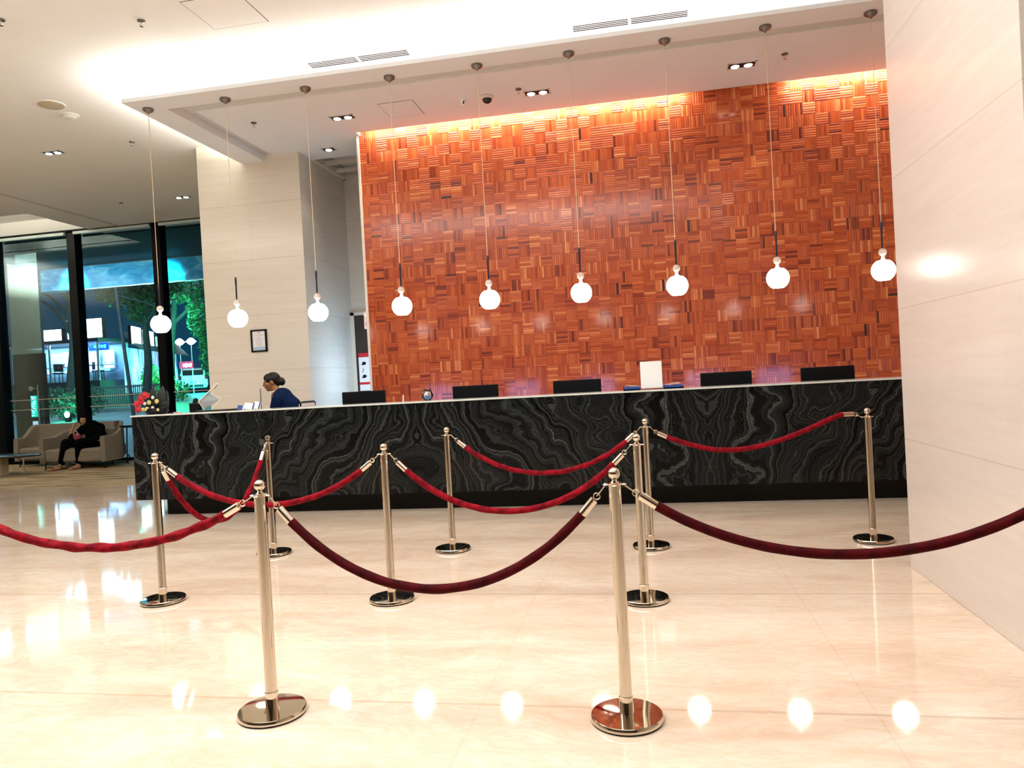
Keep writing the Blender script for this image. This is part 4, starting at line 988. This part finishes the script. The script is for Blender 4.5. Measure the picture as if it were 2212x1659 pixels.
def bush(nm, lab, crowns, seed, m, n=900, s=.07, grp='clipped hedges and bushes outside', stem=None):
    rr = random.Random(seed); c0 = crowns[0][0]; t = thing(nm, lab, 'hedge' if nm == 'hedge' else 'bush', (c0[0], c0[1], Zg(c0[1])), group=grp); bm = B()
    for c, r in crowns: leaves(bm, c, r, int(n * r[0] * r[2] * 1.3), s, rr)
    obj('foliage', bm, m, t, smooth=False)
    bm = B()
    for c, r in crowns:
        for k in range(5): a = rr.uniform(-.7, .7) * r[0]; cyl(bm, (c[0] + a * .6, c[1], Zg(c[1]) - .02), (c[0] + a, c[1], c[2]), .02, .01, 6)
    obj('stems', bm, BARK, t)
bush('hedge', 'long dark hedge outside behind the sofa, lit green at its right end', [((-21.3 - k * 1.25, 25.1, 1.36), (.85, .45, .62)) for k in range(6)], 5, HEDGE, 900, .07)
bush('bush', 'leafy bush with pale blossoms under the right tree, lit bright green', [((-22.6, 31.5, 1.85), (.9, .5, .65)), ((-23.0, 31.4, 2.2), (.6, .45, .7)), ((-21.7, 31.5, 1.6), (.5, .4, .45))], 6, mat('bright_bush_leaves', (.10, .30, .10), .5, .5, 6), 900, .07)
bush('bush', 'spiky green plant behind the white car', [((-28.2, 46.5, 3.2), (1.3, .5, .9)), ((-26.2, 45.5, 2.8), (.9, .5, 1.2))], 8, LEAF, 500, .16)
# kerbed planter island
t = thing('planter_kerb', 'low stone kerb island on the road in front of the fence', 'kerb', (-22, 28.2, .8))
obj('kerb_stone', box(B(), -25.5, -21.35, 27.6, 28.6, .75, 1.0), mat('kerb_stone', (.25, .28, .27), .8, .2, 4), t, bevel=.05)
# green uplight in the hedge
t = thing('garden_uplight', 'small bright green garden spotlight at the foot of the hedge', 'spotlight', (-21.45, 24.3, .60))
obj('housing', lathe(B(), [(0, 0), (.10, 0), (.12, .10), (.10, .16), (0, .16)], (-21.45, 24.3, .60), 16), M['black'], t)
bm = B(); ell(bm, (-21.45, 24.25, .88), (.10, .06, .12)); obj('lens', bm, emis('green_lens', (.35, 1, .75), 30), t)
lamp('hedge_green', (-21.45, 24.2, 1.02), 170, (.02, 1, .45), .1)
lamp('tree_green', (-21.9, 31.6, 2.9), 420, (.05, 1, .45), .1); lamp('tree_green_high', (-21.6, 31.8, 5.2), 260, (.10, .9, .60), .1)
lamp('car_cyan', (-26.2, 39.6, 2.3), 420, (.05, 1, .75), .1)
lamp('bush_green', (-22.2, 30.3, 2.3), 90, (.15, 1, .45), .1)
lamp('tree_teal', (-20.4, 26.6, 4.4), 30, (.05, .9, .6), .1)
area('street_fill', (-19, 21, 6.5), 6, 4, 650, (.55, .80, 1))  # unseen area light added to light the road
area('street_fill_far', (-25, 33, 8), 8, 5, 700, (.45, .80, 1))  # another added area light, over the far ground

# kiosk with the white sign boxes
LB = emis('white_sign_light', (.95, .98, 1), 6)
k = thing('food_kiosk', 'bright open food kiosk with blue lit shelves behind the left windows', 'kiosk', (-26, 31, 1.1))
bm = B(); box(bm, -29.6, -24.3, 29.5, 31.6, 1.0, 2.25); obj('terrace', bm, mat('dark_terrace', (.05, .08, .09), .8), k, smooth=False)
obj('rear_wall', box(B(), -29.6, -24.35, 31.4, 31.55, 2.25, 4.05), mat('pale_blue_wall', (.35, .55, .70), .6), k, smooth=False)
obj('roof', box(B(), -29.7, -24.2, 29.4, 31.7, 4.0, 4.15), mat('dark_blue_roof', (.03, .06, .09), .6), k, smooth=False)
for x in (-28.9, -26.9, -24.4):
    b2 = B(); cyl(b2, (x, 29.6, 2.2), (x, 29.6, 4.05), .05); obj('post', b2, M['chrome'], k)
for i, (x, z, w_, h_, c) in enumerate(((-28.05, 3.42, .65, .42, (.35, .65, 1)), (-27.2, 3.45, .8, .45, (.75, .85, 1)), (-25.95, 3.2, .5, .8, (.6, .55, 1)), (-25.15, 3.25, .5, .8, (.8, .85, 1)))):
    f = obj('menu_board', box(B(), x - w_ / 2 - .04, x + w_ / 2 + .04, 31.22, 31.28, z - h_ / 2 - .04, z + h_ / 2 + .04), M['white'], k, smooth=False)
    obj('lit_face', box(B(), x - w_ / 2, x + w_ / 2, 31.18, 31.22, z - h_ / 2, z + h_ / 2), emis('board_%d' % i, c, 1.6), f, smooth=False)
f = obj('blue_fascia_sign', box(B(), -25.1, -24.1, 29.9, 29.98, 3.62, 3.95), emis('deep_blue_lit', (.01, .10, .75), 1.2), k, smooth=False)
bm = B()
for j, dx in enumerate((0, .17, .34, .5)): xbox(bm, (-24.75 + dx, 29.88, 3.79), (.11, .02, .16 if j % 2 else .12), (0, .2, 0))
obj('cyan_marks', bm, emis('cyan_lit', (.1, .85, 1), 2.5), f, smooth=False)
rr = random.Random(9)
for j in range(5):
    bm = B(); x0 = -29.2 + j * .95
    for q in range(9):
        s_ = .05 + .09 * rr.random(); xbox(bm, (x0 + rr.random() * .7, 30.95, 2.72 + .3 * (q % 2) + s_ / 2), (s_, .1, s_ * 1.6))
    o = obj('shelf_goods', bm, emis('glowing_goods_%d' % j, (rr.uniform(.3, .9), rr.uniform(.6, .9), 1), 1.4), k, smooth=False); o['kind'] = 'stuff'  # glow put into the material of the goods
for z in (2.70, 3.00): obj('shelf', box(B(), -29.3, -24.5, 30.8, 31.1, z - .03, z), M['chrome'], k, smooth=False)
area('kiosk_light', (-27.0, 30.4, 3.97), 4.8, 1.6, 330, (.55, .80, 1))
sb = ['white lit rectangular sign box, leftmost one above the kiosk', 'tall white lit sign box above the kiosk, split by the window mullion']
for i, (x0, x1, z0, z1, ry) in enumerate(((-27.75, -26.43, 4.12, 4.74, 0), (-26.15, -24.30, 4.17, 5.11, .0))):
    t = thing('sign_box', sb[i], 'sign', ((x0 + x1) / 2, 30, 4.05), group='white lit sign boxes outside')
    obj('lit_face', box(B(), x0 + .04, x1 - .04, 29.84, 29.88, z0 + .04, z1 - .04), LB, t, smooth=False)
    obj('box_case', box(B(), x0, x1, 29.88, 30.1, z0, z1), M['black'], t, smooth=False, bevel=.01)
    for x in (x0 + .3, x1 - .3): b2 = B(); cyl(b2, (x, 29.98, 3.98), (x, 29.98, z0 + .05), .03); obj('bracket', b2, M['chrome'], t)
# second row of shops receding to the right
def rowp(u): return Vector((-23.9 - 4.4 * u, 30.6 + 12 * u, 0))
UM = .70
k = thing('shop_row', 'row of lit shops with pale hanging curtains receding behind the middle window', 'shop', (-26, 36, 1.3))
bm = B(); pr = None; N = 120
for i in range(N + 1):
    p = rowp(UM * i / N); wv = .10 * math.sin(i * 1.3) + .05 * math.sin(i * 3.1); r = [bm.verts.new((p.x + wv, p.y, 1.6)), bm.verts.new((p.x + wv * .5, p.y, 3.75))]
    if pr: bm.faces.new((pr[0], r[0], r[1], pr[1]))
    pr = r
def m_curt():
    g = G('lit_pale_curtains'); co, x, y, z = g.xyz(); n = g.noise(g.comb(0.0, g.ma('MULTIPLY', y, 3.0), g.ma('MULTIPLY', z, .25)), 1.6, 5, .7)
    c = g.ramp(n, [(.38, (.02, .08, .22)), (.5, (.20, .38, .75)), (.6, (.75, .85, 1)), (.72, (.70, .55, .75))]); g.l(c, g.b.inputs['Base Color']); g.l(c, g.b.inputs['Emission Color']); g.set(es=1.1, rough=.6); return g.m  # light from behind is put into the curtain colour as emission
obj('curtains', bm, m_curt(), k)
a, b = rowp(0), rowp(UM); bm = B()
for z0, z1, o_ in ((3.75, 4.05, .9), ):
    vs_ = [bm.verts.new(v) for v in ((a.x + o_, a.y, z0 - .15), (b.x + o_, b.y, z0 - .15), (b.x - .2, b.y, z1 + .5), (a.x - .2, a.y, z1 + .5))]; bm.faces.new(vs_)
bmesh.ops.solidify(bm, geom=bm.faces[:], thickness=.12); obj('roof', bm, mat('dark_teal_roof', (.02, .05, .06), .6), k, smooth=False)
bm = B(); box(bm, -26.75, -25.9, 38.9, 38.98, 2.9, 3.3); f = obj('red_neon_sign', bm, emis('red_neon', (.7, .05, .12), 1.0), k, smooth=False)
bm = B()
for j in range(4): xbox(bm, (-26.45 + j * .15, 38.88, 3.08), (.10, .03, .22 if j % 2 else .17), (0, .15 * (j - 1), 0))
obj('neon_letters', bm, emis('pink_white_neon', (1, .8, .85), 3), f, smooth=False)
sb = ['white lit sign box above the shop row, left of the leaning pole', 'white lit sign box above the shop row, right of the leaning pole', 'small dim sign box above the shop row, behind the middle tree trunk']
for i, (u0, u1, z0, z1) in enumerate(((.0, .105, 3.85, 4.72), (.125, .26, 3.80, 4.66), (.285, .36, 3.85, 4.45))):
    p, q = rowp(u0), rowp(u1); m_ = (p + q) / 2; ang = math.atan2(q.y - p.y, q.x - p.x); L = (q - p).length
    t = thing('sign_box', sb[i], 'sign', (m_.x, m_.y, z0), group='white lit sign boxes outside')
    bm = B(); xbox(bm, (m_.x + .42, m_.y, (z0 + z1) / 2), (L, .16, z1 - z0), (0, 0, ang)); obj('box_case', bm, M['black'], t, smooth=False)
    bm = B(); xbox(bm, (m_.x + .52, m_.y - .03, (z0 + z1) / 2), (L * .95, .04, (z1 - z0) * .93), (0, 0, ang)); obj('lit_face', bm, LB if i < 2 else emis('dim_sign', (.6, .8, .9), 1.0), t, smooth=False)
# fence, patio furniture
t = thing('picket_fence', 'pale vertical slat fence below the lit shops', 'fence', (-23.6, 29.4, Zg(29.4)))
bm = B()
for j in range(34): x = -24.8 + j * .105; box(bm, x, x + .045, 29.28, 29.31, Zg(29.4), 1.95)
obj('slats', bm, mat('grey_fence', (.25, .30, .30), .7), t, smooth=False)
obj('rail', box(B(), -24.85, -21.2, 29.31, 29.34, 1.85, 1.92), M['chrome'], t, smooth=False)
def patio_chair(x, y, z, rz, lab):
    t = thing('patio_chair', lab, 'chair', (x, y, z), rz, 'dark chairs on the kiosk terrace')
    bm = B(); box(bm, -.2, .2, -.2, .2, .42, .46); obj('seat', bm, M['black'], t, local=True)
    bm = B(); box(bm, -.2, .2, .18, .21, .5, .85); obj('backrest', bm, M['black'], t, local=True)
    for sx in (-.17, .17):
        for sy in (-.17, .17): bm = B(); cyl(bm, (sx, sy, 0), (sx, sy, .43), .018, n=6); obj('leg', bm, M['black'], t, local=True)
for i, (x, rz, l_) in enumerate(((-28.2, .3, 'dark terrace chair, leftmost, below the blue lit board'), (-26.9, -2.0, 'dark terrace chair left of the forked tree'), (-25.7, 1.0, 'dark terrace chair right of the window mullion'), (-24.7, 2.5, 'rightmost dark terrace chair at the kiosk post'))): patio_chair(x, 29.95, 2.25, rz, l_)
for i, (x, l_) in enumerate(((-27.55, 'small terrace table between the two left terrace chairs'), (-25.2, 'small terrace table between the two right terrace chairs'))):
    t = thing('patio_table', l_, 'table', (x, 29.95, 2.25), group='terrace tables'); obj('table_top', lathe(B(), [(0, .70), (.32, .70), (.32, .73), (0, .73)], n=20), M['white'], t, local=True)
    bm = B(); cyl(bm, (0, 0, 0), (0, 0, .7), .03, n=8); obj('leg', bm, M['chrome'], t, local=True)
# leaning pole, street lamps
t = thing('utility_pole', 'thin leaning dark pole with a cable before the paired sign boxes', 'pole', (-18.45, 24, Zg(24)))
bm = B(); cyl(bm, (-18.45, 24, Zg(24)), (-18.9, 24, 5.6), .07, .05); obj('shaft', bm, BARK, t)
bm = B(); tube(bm, spline([(-18.86, 24, 5.15), (-18.3, 25.5, 4.75), (-19.6, 28, 4.2)], 8), .022, 6); obj('cable', bm, M['chrome'], t)
LP = ['white street lantern outside, left one of two near the stone column', 'white street lantern outside, right one of two near the stone column']
for i, (x, y) in enumerate(((-27.4, 40), (-26.65, 40))):
    t = thing('street_lamp', LP[i], 'street lamp', (x, y, Zg(y)), group='white street lanterns')
    bm = B(); cyl(bm, (x, y, Zg(y)), (x, y, 4.35), .028, .022, 8); obj('post', bm, M['offwhite'], t)
    obj('lantern', lathe(B(), [(0, 4.35), (.10, 4.35), (.30, 4.52), (.10, 4.72), (0, 4.75)], (x, y, 0), 16), emis('lantern_%d' % i, (.9, .98, 1), 20), t)
# small hatchback seen from behind
cx, cy, cz = -27.9, 42.0, Zg(42)
t = thing('car', 'white hatchback seen from behind, lit cyan, parked outside near the stone column', 'car', (cx, cy, cz), .55)
sec = [(-1.9, .30, .62, .80), (-1.85, .28, .80, .81), (-1.75, .26, 1.05, .80), (-1.55, .25, 1.40, .68), (-.9, .24, 1.50, .66), (.3, .24, 1.45, .66), (1.0, .25, 1.0, .78), (1.7, .28, .85, .76), (1.95, .35, .70, .66)]
bm = B(); pr = None
for y, z0, z1, w_ in sec:
    W_ = .82 if y < 1.8 else .72; mid = min(.92, z1 - .05)
    r = [bm.verts.new(v) for v in ((-W_ * .9, y, z0), (W_ * .9, y, z0), (W_, y, z0 + .15), (W_, y, mid * .75), (W_ * .97, y, mid), (w_ * .93, y, z1 - .04), (w_ * .8, y, z1), (-w_ * .8, y, z1), (-w_ * .93, y, z1 - .04), (-W_ * .97, y, mid), (-W_, y, mid * .75), (-W_, y, z0 + .15))]
    if pr:
        for i in range(12): bm.faces.new((pr[i], r[i], r[(i + 1) % 12], pr[(i + 1) % 12])) if True else 0
    else: bm.faces.new(r)
    pr = r
bm.faces.new(pr[::-1]); bmesh.ops.recalc_face_normals(bm, faces=bm.faces[:])
obj('body', bm, mat('white_car_paint', (.70, .74, .72), .25), t, local=True, bevel=.03)
bm = B(); xbox(bm, (0, -1.685, 1.20), (1.15, .03, .36), (.42 * -1 + .0, 0, 0)); obj('rear_window', bm, M['black'], t, local=True, bevel=.02)
bm = B(); xbox(bm, (0, -1.90, .40), (1.1, .06, .14)); obj('bumper_inset', bm, M['black'], t, local=True, bevel=.01)
bm = B(); xbox(bm, (0, -1.915, .62), (.36, .03, .10)); obj('number_plate', bm, mat('plate', (.2, .25, .25), .5), t, local=True)
for sx in (-1, 1):
    bm = B(); xbox(bm, (sx * .72, -1.80, .90), (.16, .10, .26), (-.2, 0, 0)); obj('tail_light', bm, mat('tail_red', (.18, .01, .01), .2), t, local=True, bevel=.02)
    for yy in (-1.25, 1.25): bm = B(); cyl(bm, (sx * .66, yy, .29), (sx * .84, yy, .29), .29, n=24); obj('wheel', bm, M['rubber'], t, local=True)
